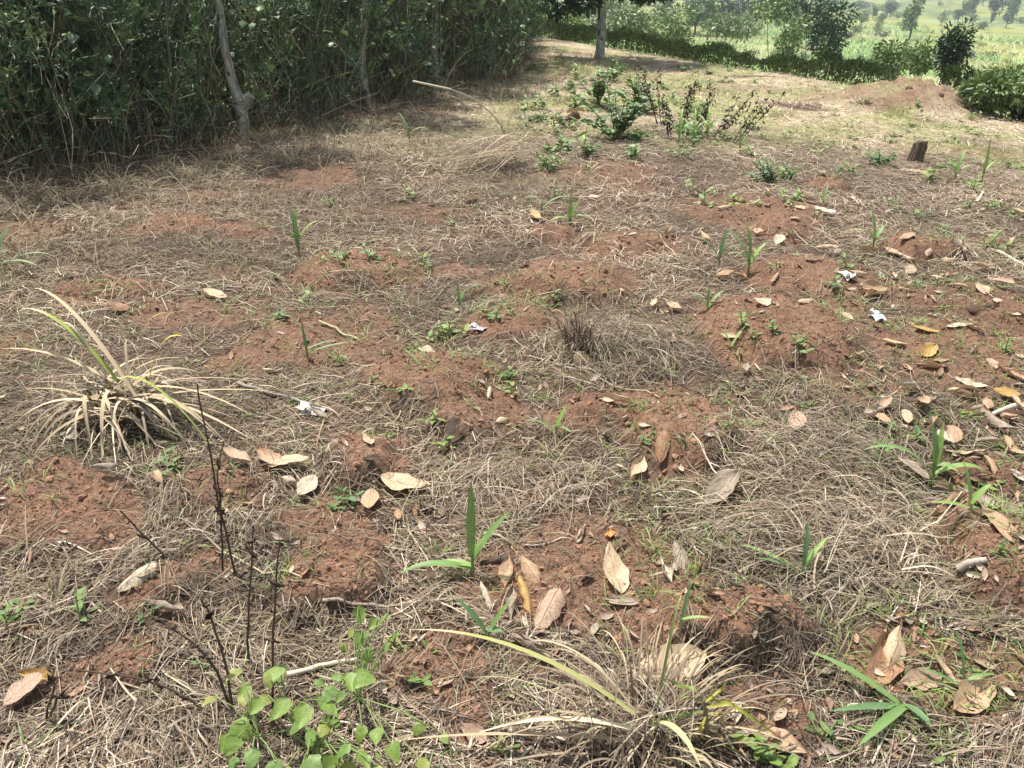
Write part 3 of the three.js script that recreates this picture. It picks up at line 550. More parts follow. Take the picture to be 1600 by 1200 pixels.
{   // dead stalks leaning out along the foot of the thicket
  const r = rng(1350), b = new Build();
  for (let k = 0; k < 900; k++) {
    const u = Math.pow(r(), 1.2) * (thicketLine.length - 2.3), i = Math.floor(u), A = thicketLine[i], B = thicketLine[i + 1], x = lerp(A.x, B.x, u - i) + (r() - .5) * .7, z = lerp(A.z, B.z, u - i) + (r() - .5) * .9, az = rr(r, -1.2, 2.4), e = rr(r, .2, 1.4);
    b.strap(arch(V(x, landHeight(x, z) - .01, z), az, e, rr(r, .35, 1.15), rr(r, .1, 1.1), 6, r, .35, 1.3), (t) => rr(r, .0025, .0045) * (1 - .6 * t), sideOf(az), 0, shade(r, pick(r, [[.24, .18, .13], [.32, .25, .18], [.15, .11, .08], [.40, .34, .25], [.20, .19, .10]])), rr(r, -1, 1));
  }
  for (let k = 0; k < 230; k++) { const u = Math.pow(r(), .9) * (thicketLine.length - 2), i = Math.floor(u), A = thicketLine[i], B = thicketLine[i + 1], L = Math.hypot(B.x - A.x, B.z - A.z), o = rr(r, -.1, .35), x = lerp(A.x, B.x, u - i) + (B.z - A.z) / L * o, z = lerp(A.z, B.z, u - i) - (B.x - A.x) / L * o, az = r() * 6.28; b.strap(arch(V(x, landHeight(x, z) - .01, z), az, rr(r, 1.05, 1.57), rr(r, .7, 1.8), rr(r, -.2, .5), 7, r, .5, 1.1), (t) => .0035 * (1 - .5 * t), sideOf(az), 0, shade(r, pick(r, [[.30, .27, .22], [.22, .19, .14], [.38, .35, .29], [.26, .27, .16]])), rr(r, -1, 1)); }
  merged('dead_stalks', 'leaning dead brown stalks at the foot of the thicket', 'stalks', b, plainMat);
}
function broadLeafGeo(seed, L, W, o = {}) { return bladeGeo(seed, L, W, o.curl ?? .35, o.bend ?? -.5, { nu: 8, skew: o.skew ?? .6, twist: .1 }); }
const heartLeaf = [0, 1, 2].map((k) => broadLeafGeo(1400 + k, 1, .82, { curl: [.3, .6, -.3][k], bend: [-.5, .3, -.8][k], skew: .55 })), ovalLeaf = [0, 1].map((k) => broadLeafGeo(1410 + k, 1, .46, { curl: .5, bend: [-.7, .2][k], skew: .8 }));
const texGreen = (key, c) => dryMats['t' + key] || (dryMats['t' + key] = new THREE.MeshPhysicalMaterial({ color: new THREE.Color().setRGB(...c), map: greenTex, bumpMap: greenTex, bumpScale: .001, roughness: .5, transmission: .36, thickness: 0, side: THREE.DoubleSide }));
const GREENS = [texGreen('a', [.26, .42, .10]), texGreen('b', [.33, .48, .10]), texGreen('c', [.17, .31, .09]), texGreen('d', [.46, .50, .12]), texGreen('e', [.10, .20, .09])];
function aimLeaf(parent, geo, mat, at, out, size, roll = 0) {             // leaf from its stalk end 'at' pointing along 'out' in the parent's space
  const m = mesh('leaf', geo, mat, parent), z = out.clone().normalize(), x = V(0, 1, 0).cross(z).normalize(), y = V().crossVectors(z, x);
  m.quaternion.setFromRotationMatrix(M4().makeBasis(x, y, z)).multiply(new THREE.Quaternion().setFromAxisAngle(V(0, 0, 1), roll)); m.scale.setScalar(size); m.position.copy(at).addScaledVector(z, size * .5); return m;
}
function trunkGeo(pts, r0, r1, sides = 12, seed = 1) {
  const c = new THREE.CatmullRomCurve3(pts), n = 26, q = []; for (let k = 0; k <= n; k++) q.push(c.getPoint(k / n));
  const b = new Build().tube(q, (t) => lerp(r0, r1, t) * (1 + .35 * Math.exp(-t * 26)), sides), g = b.geo(), p = g.attributes.position;
  for (let k = 0; k < p.count; k++) { const x = p.getX(k), y = p.getY(k), z = p.getZ(k), i = Math.min(n, Math.floor(k / sides)), c0 = q[i], w = 1 + .14 * noise(y * 9 + seed, Math.atan2(x - c0.x, z - c0.z) * 1.5, 7); p.setXYZ(k, c0.x + (x - c0.x) * w, y, c0.z + (z - c0.z) * w); }
  const u = g.attributes.uv; for (let k = 0; k < u.count; k++) u.setXY(k, u.getX(k), u.getY(k) * .35); g.computeVertexNormals(); return g;
}
function crownGeo(seed, lobes, n, L, W, pal, up = .25) {                   // lobes: [x,y,z,r,ry]; leaves lie mostly near each lobe's skin
  const r = rng(seed), b = new Build(), tot = lobes.reduce((a, l) => a + l[3] * l[3], 0);
  for (const l of lobes) { const m = Math.round(n * l[3] * l[3] / tot); for (let k = 0; k < m; k++) { const v = inBall(r).normalize(), q = Math.pow(r(), .42), w = 1 + .22 * noise(v.x * 3 + l[0] * 7, v.y * 3 + v.z * 3 + seed, 5), p = V(l[0] + v.x * l[3] * q * w, l[1] + v.y * (l[4] || l[3]) * q * w, l[2] + v.z * l[3] * q * w); leafFace(b, p, r, L * rr(r, .6, 1.3), W * rr(r, .6, 1.3), shade(r, pick(r, pal), .65, 1.3), V(v.x, v.y + up - .5, v.z)); } }
  return b.geo();
}
function localPts(base, list, dz = 0) { const z0 = -base.z; return list.map(([px, py, d]) => along(px, py, z0 + (d || 0) + dz).sub(base)); }
{   // the pale forked tree and two plainer trunks inside the thicket
  const base = G(381, 222); base.y -= .03; const pal = [[.05, .09, .035], [.07, .12, .045]];
  const t = thing('thicket_tree', 'slender pale trunked tree with a sawn fork at the edge of the thicket', 'tree', base);
  const lower = localPts(base, [[381, 224], [380, 195], [376, 165], [372, 150]]), main = [...localPts(base, [[374, 158], [362, 125], [352, 80], [346, 40], [340, 0]]), V(-.34, 2.0, 0), V(-.3, 2.5, -.1), V(-.36, 3.1, -.1)], stub = localPts(base, [[376, 172], [384, 158], [392, 148]]);
  mesh('trunk', trunkGeo(lower, .05, .052, 12, 3), barkMat, t); mesh('limb', trunkGeo(main, .047, .022, 12, 5), barkMat, t); mesh('stub', trunkGeo(stub, .05, .044, 12, 7), barkMat, t);
  mesh('crown', crownGeo(1501, [[-.35, 3.0, -.1, .5, .4], [.1, 2.7, .0, .35, .3]], 700, .13, .06, pal), foliageMat, t).userData.kind = 'stuff';
  for (const [list, r0, lab, sd] of [[[[579, 172], [572, 145], [565, 100], [568, 50], [571, 0]], .052, 'mottled grey trunk of a tree swelling near its foot inside the thicket', 11], [[[682, 140], [680, 95], [680, 50], [681, 0]], .05, 'straight grey trunk with creeper deep in the thicket', 13]]) {
    const bs = G(list[0][0], list[0][1]); bs.y -= .04; const o = thing('thicket_tree', lab, 'tree', bs), p = localPts(bs, list), top = p[p.length - 1];
    mesh('trunk', trunkGeo([...p, top.clone().add(V(.05, .9, 0)), top.clone().add(V(-.02, 1.6, 0))], r0, .028, 12, sd), barkMat, o);
    mesh('crown', crownGeo(1500 + sd, [[top.x, top.y + 1.5, 0, .5, .4], [top.x + .3, top.y + 1.2, .1, .35, .3]], 700, .13, .06, pal), foliageMat, o).userData.kind = 'stuff';
  }
}
// broad leaved creepers and saplings in the thicket's face
{
  const r = rng(1600);
  const spots = [[378, 45, 20, 55, .05, 'bright broad leaved creeper hanging beside the pale forked trunk'], [425, 122, 7, 30, .05, 'small spray of pale green leaves next to the sawn fork'], [625, 105, 36, 60, .1, 'dark bluish green creeper below the straight grey trunk'], [735, 45, 80, 85, .1, 'bushy green leaved sapling at the end of the thicket'], [590, 55, 22, 60, .1, 'climbing leaves on the mottled grey trunk'], [95, 80, 18, 80, .1, 'leafy dull green shoot poking out of the thicket near dead twigs'], [205, 130, 9, 40, .05, 'few broad leaves low in the thicket between thin stems'], [470, 30, 12, 60, .1, 'loose creeper leaves high between bare twigs']];
  for (const [px, py, n, rad, , label] of spots) {
    let fx = px, fy = 300; const foot = (() => { let best = thicketLine[0], q = 1e9; for (let k = 0; k < thicketLine.length - 1; k++) for (let t = 0; t < 1; t += .02) { const p = thicketLine[k].clone().lerp(thicketLine[k + 1], t), d = ray(px, 200), e = Math.abs(p.x / -p.z - d.x / -d.z); if (e < q) { q = e; best = p; } } return best; })();
    foot.y = landHeight(foot.x, foot.z); const o = thing('creeper', label, 'creeper', foot), c = along(px, py, -foot.z - .02).sub(foot), sc = rad * -foot.z / FPX, stem = new Build();
    stem.tube([V(0, -.02, -.1), V(c.x * .4, c.y * .5, -.05), c.clone()], .005, 5);
    for (let k = 0; k < n; k++) { const a = r() * 6.28, q = Math.sqrt(r()), at = c.clone().add(V(Math.cos(a) * q * sc, Math.sin(a) * q * sc * .9, rr(r, -.1, .16))); stem.tube([c.clone().add(V(0, -.1, 0)).lerp(at, .2), at.clone().add(V(0, .02, -.02)), at], .002, 3); aimLeaf(o, pick(r, heartLeaf), GREENS[label.includes('dark') || label.includes('dull') ? (r() < .7 ? 4 : 2) : [2, 0, 2, 1, 4][Math.floor(r() * 5)]], at, V(r() - .5, rr(r, -1.1, .1), rr(r, .1, .8)), rr(r, .06, .105), rr(r, -.4, .4)); }
    mesh('stem', stem.geo(), stemDark, o);
  }
}
{   // the field tree
  const base = G(937, 91); base.y -= .03; const t = thing('field_tree', 'lone tree with a whitish trunk and large dark leaves at the field edge', 'tree', base), z = -base.z;
  const pal = [[.05, .10, .04], [.07, .13, .045], [.04, .075, .03], [.10, .16, .05]];
  mesh('trunk', trunkGeo([V(0, 0, 0), V(.01, .5, 0), V(-.01, 1.0, 0), V(.03, 2.0, 0), V(0, 3.4, 0)], .085, .055, 14, 17), barkMat, t);
  const lb = (p) => mesh('limb', new Build().tube(p, (q) => .032 * (1 - .7 * q), 6).geo(), barkMat, t);
  lb([V(0, 1.7, 0), V(-.5, 1.75, .1), V(-.85, 1.25, .15), V(-.8, .95, .15)]); lb([V(0, 1.6, 0), V(.6, 1.75, 0), V(1.1, 1.3, 0), V(1.2, 1.05, .1)]); lb([V(0, 2.2, 0), V(.3, 2.8, -.6), V(.5, 3.1, -1)]); lb([V(0, 2.4, 0), V(-.5, 3, .4), V(-1, 3.3, .8)]);
  const lobes = [[-.72, .93, .15, .34, .22], [-.35, .98, .05, .26, .18], [-.1, 1.25, -.1, .3, .2], [.75, 1.12, .1, .42, .13], [.3, 1.2, 0, .3, .14], [1.1, 1.3, .1, .4, .2], [-.7, 1.6, .2, .55, .4], [.7, 1.8, 0, .55, .4], [0, 2.1, .5, .6, .4], [0, 2.1, -.6, .6, .4], [-.4, 2.5, 0, .6, .45], [.4, 2.5, .1, .6, .45]];
  mesh('crown', crownGeo(1701, lobes, 5200, .15, .085, pal), foliageMat, t).userData.kind = 'stuff';
}
// ---------------------------------------------------------------- clipped hedge beyond the field edge
function edgePoint(u, s0) { const s = s0 - edgeBend(u); return [EA[0] + .555 * u + EN[0] * s, EA[1] + .832 * u + EN[1] * s]; }   // u along the edge towards the right, s beyond it
function hedgeRun(u0, u1, s, h, wid, label, seed, pal) {
  const r = rng(seed), [cx, cz] = edgePoint((u0 + u1) / 2, s), base = V(cx, landHeight(cx, cz), cz), o = thing('clipped_hedge', label, 'hedge', base, 'lengths of clipped hedge along the field edge'), fo = new Build(), st = new Build();
  const L = u1 - u0, n = Math.round(L * 3600);
  for (let k = 0; k < n; k++) { const u = rr(r, u0, u1), face = r(); let a = rr(r, -1, 1), y = r(); if (face < .45) y = 1 - .12 * r(); else a = face < .75 ? -1 + .3 * r() : rr(r, -.8, .8); const [x, z] = edgePoint(u, s + a * wid * (.9 + .2 * noise(u * 2, y * 3, seed))), g = landHeight(x, z), H = h * (1 + .24 * fbm(u * 1.9, a, 4, seed)) - Math.abs(a) ** 3 * .05; leafFace(fo, V(x, g + y * H, z).sub(base), r, rr(r, .03, .09), rr(r, .014, .04), shade(r, pick(r, pal), .7, 1.3), V(0, .9, 0).addScaledVector(V(EN[0], 0, EN[1]), a)); }
  for (let u = u0; u < u1; u += .16) { const [x, z] = edgePoint(u + r() * .1, s + (r() - .5) * wid), y = landHeight(x, z); st.tube([V(x, y - .02, z).sub(base), V(x + (r() - .5) * .1, y + h * .5, z).sub(base), V(x + (r() - .5) * .2, y + h * .93, z + (r() - .5) * .1).sub(base)], .007, 4, [.12, .1, .07]); }
  mesh('foliage', fo.geo(), foliageMat, o).userData.kind = 'stuff'; mesh('stems', st.geo(), foliageDull, o).userData.kind = 'stuff';
}
const HP = [[.11, .17, .055], [.08, .13, .045], [.16, .23, .07], [.06, .10, .04], [.22, .28, .09]];
hedgeRun(-3.2, 1.4, 2.1, .92, .32, 'clipped green hedge behind the lone field tree', 1801, HP);
hedgeRun(1.5, 4.6, 2.1, .88, .32, 'clipped green hedge between the field tree and the bare gap', 1802, HP);
hedgeRun(4.85, 6.1, 2.1, .86, .3, 'short length of hedge just past the bare gap', 1803, HP);
hedgeRun(6.2, 7.6, 2.0, .88, .34, 'dark hedge end beside the heap of red earth', 1804, HP.slice(1, 4));
hedgeRun(9.0, 13.0, 1.5, .74, .34, 'low dark hedge past the heap of red earth', 1805, HP.slice(1, 4));
// ---------------------------------------------------------------- bushes and trees below the field
function bush(px, py, z, w, h, n, pal, label, group, seed, L = .08, lobesN = 6) {
  const r = rng(seed), c = along(px, py, z), g = landHeight(c.x, c.z), o = thing('bush', label, 'bush', V(c.x, g, c.z), group), top = Math.max(c.y - g, h * .5), lobes = [], st = new Build();
  for (let k = 0; k < lobesN; k++) { const a = r() * 6.28, q = r() * .6; lobes.push([Math.cos(a) * q * w / 2, top + (r() - .5) * h * .55, Math.sin(a) * q * w / 2, w * rr(r, .2, .34), h * rr(r, .2, .32)]); st.tube([V((r() - .5) * .15, -.05, (r() - .5) * .15), V(lobes[k][0] * .5, top * .5, lobes[k][2] * .5), V(lobes[k][0], lobes[k][1], lobes[k][2])], (t) => .018 * (1 - .7 * t), 5); }
  mesh('foliage', crownGeo(seed + 1, lobes, n, L, L * .45, pal), foliageMat, o).userData.kind = 'stuff'; mesh('stem', st.geo(), barkDark, o); return o;
}
const GP = { mid: [[.15, .24, .075], [.20, .30, .09], [.11, .18, .06], [.28, .37, .12]], dark: [[.06, .11, .05], [.08, .14, .06], [.045, .085, .04]], light: [[.28, .38, .12], [.35, .45, .15], [.21, .31, .1], [.42, .48, .2]], pale: [[.32, .39, .21], [.25, .33, .17], [.38, .45, .27]] };
bush(1275, 52, 30, 2.3, 2.3, 2600, GP.dark, 'dense dark conical bush tree beyond the hedge', null, 1901, .16, 8);
bush(1234, 55, 28, 1.3, 1.6, 900, GP.mid, 'olive green bush against the dense dark tree', null, 1905, .14);
bush(1486, 78, 14.5, .62, .95, 2400, GP.dark, 'round dark bush with a bare foot beyond the heap of earth', null, 1911, .075, 11);
bush(1400, 92, 15, .95, .62, 1300, GP.mid, 'feathery green bush right behind the heap of earth', null, 1915, .08);
bush(1440, 88, 16, .75, .7, 1000, GP.mid, 'small upright bush between the heap of earth and the round bush', null, 1921, .08);
bush(1545, 142, 9.9, .8, .42, 2600, GP.mid, 'sprawling green bush overhanging the low dark hedge', null, 1925, .075, 9);
bush(1612, 138, 9.9, 1.25, .5, 2600, GP.light, 'tall leafy bush at the end of the low dark hedge', null, 1931, .085, 14);
bush(1050, 45, 24, 1.8, 1.5, 1400, GP.mid, 'leafy bush behind the clipped hedge below a thin tree', null, 1945, .12);
bush(985, 30, 21, 1.9, 1.0, 1500, GP.pale, 'greyish green bush showing beside the trunk of the lone tree', null, 1951, .12);
bush(870, 30, 23, 2.4, 1.0, 1500, GP.light, 'sunlit yellow green bush behind the hedge end', null, 1955, .12);
bush(830, 22, 20, 1.0, 1.1, 1200, GP.light, 'yellow green bush at the corner of thicket and hedge', null, 1961, .1);
bush(1215, 22, 48, 3.2, 2.6, 1300, GP.mid, 'rounded tree crown standing behind the olive bush', null, 1965, .26);
bush(1140, 30, 42, 2.8, 1.6, 1100, GP.pale, 'hazy pale bush group on the valley slope', null, 1971, .24);
// scattered valley trees: four kinds, each repeated
function valleyTree(seed, kind) {
  const r = rng(seed), o = new THREE.Group(), H = 6, lobes = []; const tall = kind === 'tall';
  for (let k = 0; k < (tall ? 9 : 8); k++) { const a = r() * 6.28, q = r(); lobes.push(tall ? [Math.cos(a) * q * .9, rr(r, 2.2, 6.4), Math.sin(a) * q * .9, rr(r, .5, .95), rr(r, .4, .8)] : [Math.cos(a) * q * 1.9, rr(r, 2.2, 5), Math.sin(a) * q * 1.9, rr(r, .8, 1.4), rr(r, .7, 1.1)]); }
  const st = new Build().tube([V(0, -.3, 0), V(.1, 1.5, 0), V(-.05, 3.5, .1), V(.05, 5.5, 0)], (t) => .17 * (1 - .75 * t), 6); lobes.forEach((l) => st.tube([V(0, l[1] * .55, 0), V(l[0] * .6, l[1] * .85, l[2] * .6), V(l[0], l[1], l[2])], (t) => .07 * (1 - .7 * t), 4));
  mesh('trunk', st.geo(), barkDark, o); mesh('crown', crownGeo(seed + 1, lobes, 750, .5, .26, kind === 'light' ? GP.pale : kind === 'dark' ? GP.dark : GP.mid), foliageMat, o).userData.kind = 'stuff'; return o;
}
{
  const kinds = [['tall', valleyTree(2001, 'tall'), 'slim upright tree standing on the hazy valley slope'], ['mid', valleyTree(2011, 'mid'), 'rounded green tree standing on the hazy valley slope'], ['dark', valleyTree(2021, 'dark'), 'dark crowned tree standing on the hazy valley slope'], ['light', valleyTree(2031, 'light'), 'pale grey green tree standing on the hazy valley slope']];
  const special = [[1420, 62, 0, 62, 'tall slender dark tree rising from the pale valley grass'], [1105, 66, 0, 74, 'thin leaning tree with a pale stem above the clipped hedge'], [1130, 55, 2, 60, 'dark small crowned tree beside the thin leaning tree'], [1515, 36, 0, 46, 'first of the slim trees standing on the ridge field'], [1548, 36, 2, 48, 'dark tree amid the slim trees on the ridge field'], [1580, 36, 0, 46, 'last of the slim trees on the ridge field'], [1470, 40, 3, 26, 'low pale tree on the yellow field']];
  const r = rng(2050), put = (px, py, k, hpx, label, group) => { const p = groundAt(px, py); if (p.z < -1500) return; const o = kinds[k][1].clone(); o.name = numbered('valley_tree'); scene.add(o); o.position.copy(p); o.position.y -= .1; const sc = hpx * depthAt(p) / FPX / 6.4; o.scale.set(sc * rr(r, .9, 1.2), sc, sc * rr(r, .9, 1.2)); o.rotation.y = r() * 6.28; o.userData = { category: 'tree', label: label || kinds[k][2] }; if (group) o.userData.group = group; };
  for (const s of special) put(s[0], s[1], s[2], s[3], s[4]);
  for (let k = 0; k < 56; k++) { const px = r() < .62 ? rr(r, 850, 1240) : rr(r, 1240, 1610), py = px < 1240 ? rr(r, 6, 62) : (r() < .5 ? rr(r, 2, 24) : rr(r, 24, 58)), kk = Math.floor(r() * 4); put(px, py, kk, rr(r, 18, px < 1240 ? 60 : 26), null, kinds[kk][0] + ' trees scattered in the valley'); }
}
{   // low bushes dotted over the valley
  const r = rng(2081), protos = [0, 1, 2].map((k) => { const o = new THREE.Group(), q = rng(2082 + k), lobes = []; for (let j = 0; j < 5; j++) lobes.push([(q() - .5) * 1.1, rr(q, .35, .75), (q() - .5) * 1.1, rr(q, .3, .5), rr(q, .25, .4)]); const st = new Build(); lobes.forEach((l) => st.tube([V(0, -.1, 0), V(l[0], l[1], l[2])], .03, 4)); mesh('foliage', crownGeo(2085 + k, lobes, 320, .2, .1, [GP.mid, GP.dark, GP.light][k]), foliageMat, o).userData.kind = 'stuff'; mesh('stem', st.geo(), barkDark, o); return o; });
  for (let k = 0; k < 75; k++) { const px = rr(r, 1000, 1610), py = rr(r, 4, 100), p = groundAt(px, py), s = beyond(p.x, p.z); if (s < 7 || p.z < -900) continue; const kk = Math.floor(r() * 3), o = protos[kk].clone(); o.name = numbered('valley_bush'); scene.add(o); o.position.copy(p); const sc = rr(r, 5, 12) * depthAt(p) / FPX; o.scale.set(sc * rr(r, 1, 1.7), sc, sc); o.rotation.y = r() * 6.28; o.userData = { category: 'bush', group: ['mid', 'dark', 'light'][kk] + ' low bushes in the valley', label: ['mid green', 'dark green', 'light green'][kk] + ' low bush dotted in the pale valley grass' }; }
}
{   // valley grass
  const m = [], c = [], r = rng(2101);
  for (let k = 0; k < 9000; k++) { const d = 14 * Math.pow(16, r()), x = rr(r, -.02, .8) * d, z = -Math.sqrt(d * d - Math.min(x * x, d * d * .6)), s = beyond(x, z); if (s < 6) continue; const sc = rr(r, .5, 1.1) * (.7 + d / 40); m.push(placed(x, landHeight(x, z), z, r() * 6.28, sc, sc * .7)); const q = rr(r, .7, 1.3), g = fbm(x / 9, z / 9, 2, 87); c.push(new THREE.Color(q * (g > .1 ? .7 : 1.1), q, q * (g > .1 ? .7 : 1))); }
  stuff('valley_grass', 'tall pale green grass covering the valley below the field', 'grass', tuftGeo(2111, 14, .5, .012, 1.3, [[.34, .41, .17], [.48, .52, .30], [.26, .34, .11], [.56, .58, .38]], .3, 4), plainMat, m, c);
}
// ---------------------------------------------------------------- maize seedlings
const rad = (d) => d * Math.PI / 180;
function strapLeaf(o, r, base, az, elev, droop, L, W, mat, fold = .4, pw = 1.5) {
  const pts = arch(base, az, elev, L, droop, 10, r, .05, pw), g = new Build().strap(pts, (t) => W / 2 * Math.pow(Math.sin(Math.PI * clamp(.16 + .835 * t, 0, .999)), .75), sideOf(az), fold).geo(); return mesh('leaf', g, mat, o);
}
const mR = rng(2301);
// leaf: compass of the leaf (0 = away, 90 = right, 180 = towards the viewer), length cm, elevation, droop
function maize(px, py, stemCm, leaves, label, mats = [maizeMat, maizeMat2], lw = 2.5) {
  const p = G(px, py); p.y = groundHeight(p.x, p.z); const o = thing('maize_seedling', label, 'seedling', p), h = stemCm / 100;
  mesh('stem', new Build().tube([V(0, -.02, 0), V(.002, h * .5, .001), V(.001, h, 0)], (t) => .0055 * (1 - .4 * t) * (lw / 2.5), 7).geo(), stemGreen, o);
  leaves.forEach(([c, L, e, d], k) => strapLeaf(o, mR, V(0, h * (leaves.length > 1 ? .35 + .6 * k / (leaves.length - 1) : .9), 0), Math.PI - rad(c), rad(e), rad(d), L / 100, lw / 100 * (.62 + .26 * mR()), mats[k % mats.length]));
}
maize(738, 902, 8, [[-100, 21, 28, 55], [-80, 12, 10, 40], [60, 18, 58, 20], [80, 9, 70, 20], [10, 23, 86, 8]], 'tall maize seedling with a broad upright leaf beside the pile of leaves', [maizeMat, maizeMat2], 3.0);
maize(763, 1003, 4, [[-70, 14, 62, 25], [60, 11, 60, 20], [100, 4, 20, 30]], 'small maize seedling with two upright leaves below the leaf pile', [maizeDark, maizeMat], 2.2);
maize(868, 682, 4, [[-90, 12, 45, 40], [40, 10, 60, 20], [140, 8, 40, 50], [80, 9, 70, 10]], 'low bright maize seedling near the red mound flank', [maizeMat, maizeMat2], 2.4);
maize(1450, 762, 9, [[-85, 28, 62, 85], [95, 20, 45, 95], [-20, 17, 80, 20], [20, 15, 74, 15], [120, 7, 30, 60]], 'maize seedling with a long arching leaf among many pale leaves', [maizeMat, maizeMat2], 3.0);
maize(1510, 808, 3, [[-95, 12, 25, 30], [-20, 13, 70, 20], [70, 8, 60, 30]], 'little maize seedling beside the arching one', [maizeMat2, maizeMat], 2.2);
maize(1168, 428, 8, [[-60, 26, 78, 60], [60, 16, 60, 30], [-20, 24, 84, 40], [-100, 14, 40, 50]], 'taller of the twin maize seedlings by a long tan leaf', [maizeMat, maizeMat2], 3.4);
maize(1122, 420, 8, [[-80, 22, 75, 70], [40, 18, 80, 20], [110, 14, 55, 50]], 'darker of the twin maize seedlings by a long tan leaf', [maizeDark], 3.0);
maize(890, 352, 5, [[10, 20, 84, 12], [60, 16, 70, 25], [-100, 14, 25, 60], [110, 14, 30, 60]], 'upright broad maize seedling on a small red mound', [maizeMat2, maizeMat], 4.0);
maize(846, 335, 8, [[80, 26, 50, 80], [-70, 18, 45, 110]], 'maize seedling with a drooping tip above a yellowish leaf', [maizeMat], 2.8);
maize(468, 402, 12, [[-20, 24, 84, 30], [60, 20, 70, 60], [-120, 20, 70, 80], [20, 18, 86, 20]], 'tall bluish maize seedling in the grey dry grass', [maizeDark, maizeMat2], 3.2);
maize(8, 432, 10, [[80, 30, 45, 70], [100, 24, 25, 50], [30, 22, 70, 30]], 'maize seedling with leaves spreading over grey litter near the strap grass', [maizeDark, maizeMat], 3.0);
maize(1412, 1112, 2, [[-55, 23, 22, 25], [-95, 18, 12, 20], [-125, 20, 18, 25], [160, 7, 25, 40]], 'sprawling maize seedling lying flat beside the russet leaf', [maizeMat, maizeDark], 2.6);
maize(1362, 392, 7, [[-30, 24, 84, 30], [50, 14, 60, 40], [-100, 16, 50, 60]], 'yellowish maize seedling between dry leaves', [maizeMat2, maizeMat], 3);
maize(1140, 548, 2, [[50, 13, 50, 30], [-40, 9, 60, 30]], 'tiny grass like maize seedling at the edge of the wide mound', [maizeMat2], 1.5);
maize(482, 566, 6, [[-30, 17, 84, 10], [85, 19, 20, 15], [60, 14, 14, 20]], 'slim maize seedling with a flat lying leaf on bare soil', [maizeDark, maizeMat], 2);
maize(718, 482, 3, [[-20, 12, 80, 10], [50, 8, 60, 20]], 'single spear maize seedling near the rolled tan leaf', [maizeMat], 2);
maize(640, 225, 12, [[-40, 30, 80, 60], [80, 24, 50, 90], [-110, 20, 60, 80]], 'maize seedling close to the thicket foot', [maizeMat, maizeMat2], 3.5);
maize(1252, 902, 3, [[-80, 14, 30, 30], [-60, 18, 15, 20], [10, 14, 75, 20], [50, 12, 45, 30]], 'grassy maize seedling half hidden in the straw heap', [maizeDark, maizeMat2], 2);
maize(1490, 285, 8, [[-30, 22, 75, 60], [40, 24, 78, 50], [100, 18, 50, 70]], 'pale maize seedling beyond the old stump', [maizeMat2, maizeMat], 3.5);
maize(1532, 288, 12, [[0, 32, 86, 10], [60, 18, 60, 60], [-80, 16, 55, 70]], 'spear leaved maize seedling beyond the old stump', [maizeMat2], 3);
maize(1285, 322, 4, [[30, 16, 70, 40], [-50, 14, 60, 50], [90, 10, 60, 30]], 'small maize seedling beside a curled pale leaf', [maizeMat], 2.5);
maize(1105, 484, 2, [[60, 13, 55, 40], [-60, 12, 50, 40], [10, 11, 75, 10]], 'small dark maize seedling at the end of the straw heap', [maizeMat, maizeDark], 2);
maize(1155, 240, 6, [[-10, 24, 84, 20], [70, 14, 70, 30]], 'yellow green maize seedling near the dead weeds', [maizeMat2], 3);
for (const [dx, k] of [[-22, 0], [0, 1], [22, 2]]) maize(1082 + dx, 222 - k * 2, 10, [[-60 + k * 20, 34, 70, 90], [70, 32, 65, 100], [10, 28, 82, 60], [150, 26, 60, 90]], ['first', 'middle', 'last'][k] + ' of three bright maize plants in front of the dead weeds', [maizeMat2, maizeMat], 4);
maize(1500, 1075, 3, [[-70, 10, 20, 20], [80, 9, 30, 50], [-10, 12, 70, 30]], 'thin grass like seedling on bare soil behind the folded leaf', [maizeDark, maizeMat], 1.4);
maize(1062, 990, 4, [[25, 12, 70, 8], [100, 7, 25, 20]], 'green blade seedling rising behind the dry tussock', [maizeDark, maizeMat2], 1.5);

// ---------------------------------------------------------------- weeds
const wR = rng(2501);
function weed(px, py, o) {                                               // small broad leaved weed: leaves set along a few short stems
  const p = G(px, py); p.y = groundHeight(p.x, p.z); const t = thing(o.name || 'weed', o.label, 'weed', p, o.group), st = new Build();
  for (let s = 0; s < o.stems; s++) {
    const az = wR() * 6.28, pts = arch(V((wR() - .5) * .03, -.015, (wR() - .5) * .03), az, rr(wR, o.e0 ?? .7, 1.5), o.h * rr(wR, .6, 1.1), rr(wR, 0, .6), 6, wR, .4, 1); st.tube(pts, .0022 + o.h * .004, 4);
    for (let k = 0; k < o.leaves; k++) { const u = 1.2 + 3.7 * (k + .5) / o.leaves, i = Math.min(4, Math.floor(u)), at = pts[i].clone().lerp(pts[i + 1], u - i), a = k * 2.4 + s; aimLeaf(t, pick(wR, o.heart ? heartLeaf : ovalLeaf), pick(wR, o.mats), at, V(Math.sin(a), rr(wR, -.1, .6), Math.cos(a)), o.size * rr(wR, .7, 1.2), rr(wR, -.3, .3)); }
  }
  mesh('stem', st.geo(), stemGreen, t); return t;
}
const [ga, gb, gc, gd, ge] = GREENS;
weed(962, 218, { name: 'leafy_bush', h: .52, stems: 19, leaves: 12, size: .08, mats: [gc, ge, gc, ga, gc], heart: 1, e0: .5, label: 'knee high leafy bush in the middle of the weedy patch' });
weed(935, 165, { name: 'leafy_bush', h: .5, stems: 14, leaves: 11, size: .085, mats: [gc, ge, ga], heart: 1, e0: .5, label: 'looser leafy bush behind the knee high one' });
weed(1000, 178, { name: 'leafy_bush', h: .45, stems: 12, leaves: 10, size: .085, mats: [gc, ga], heart: 1, e0: .5, label: 'leafy bush between the knee high bush and the dead weeds' });
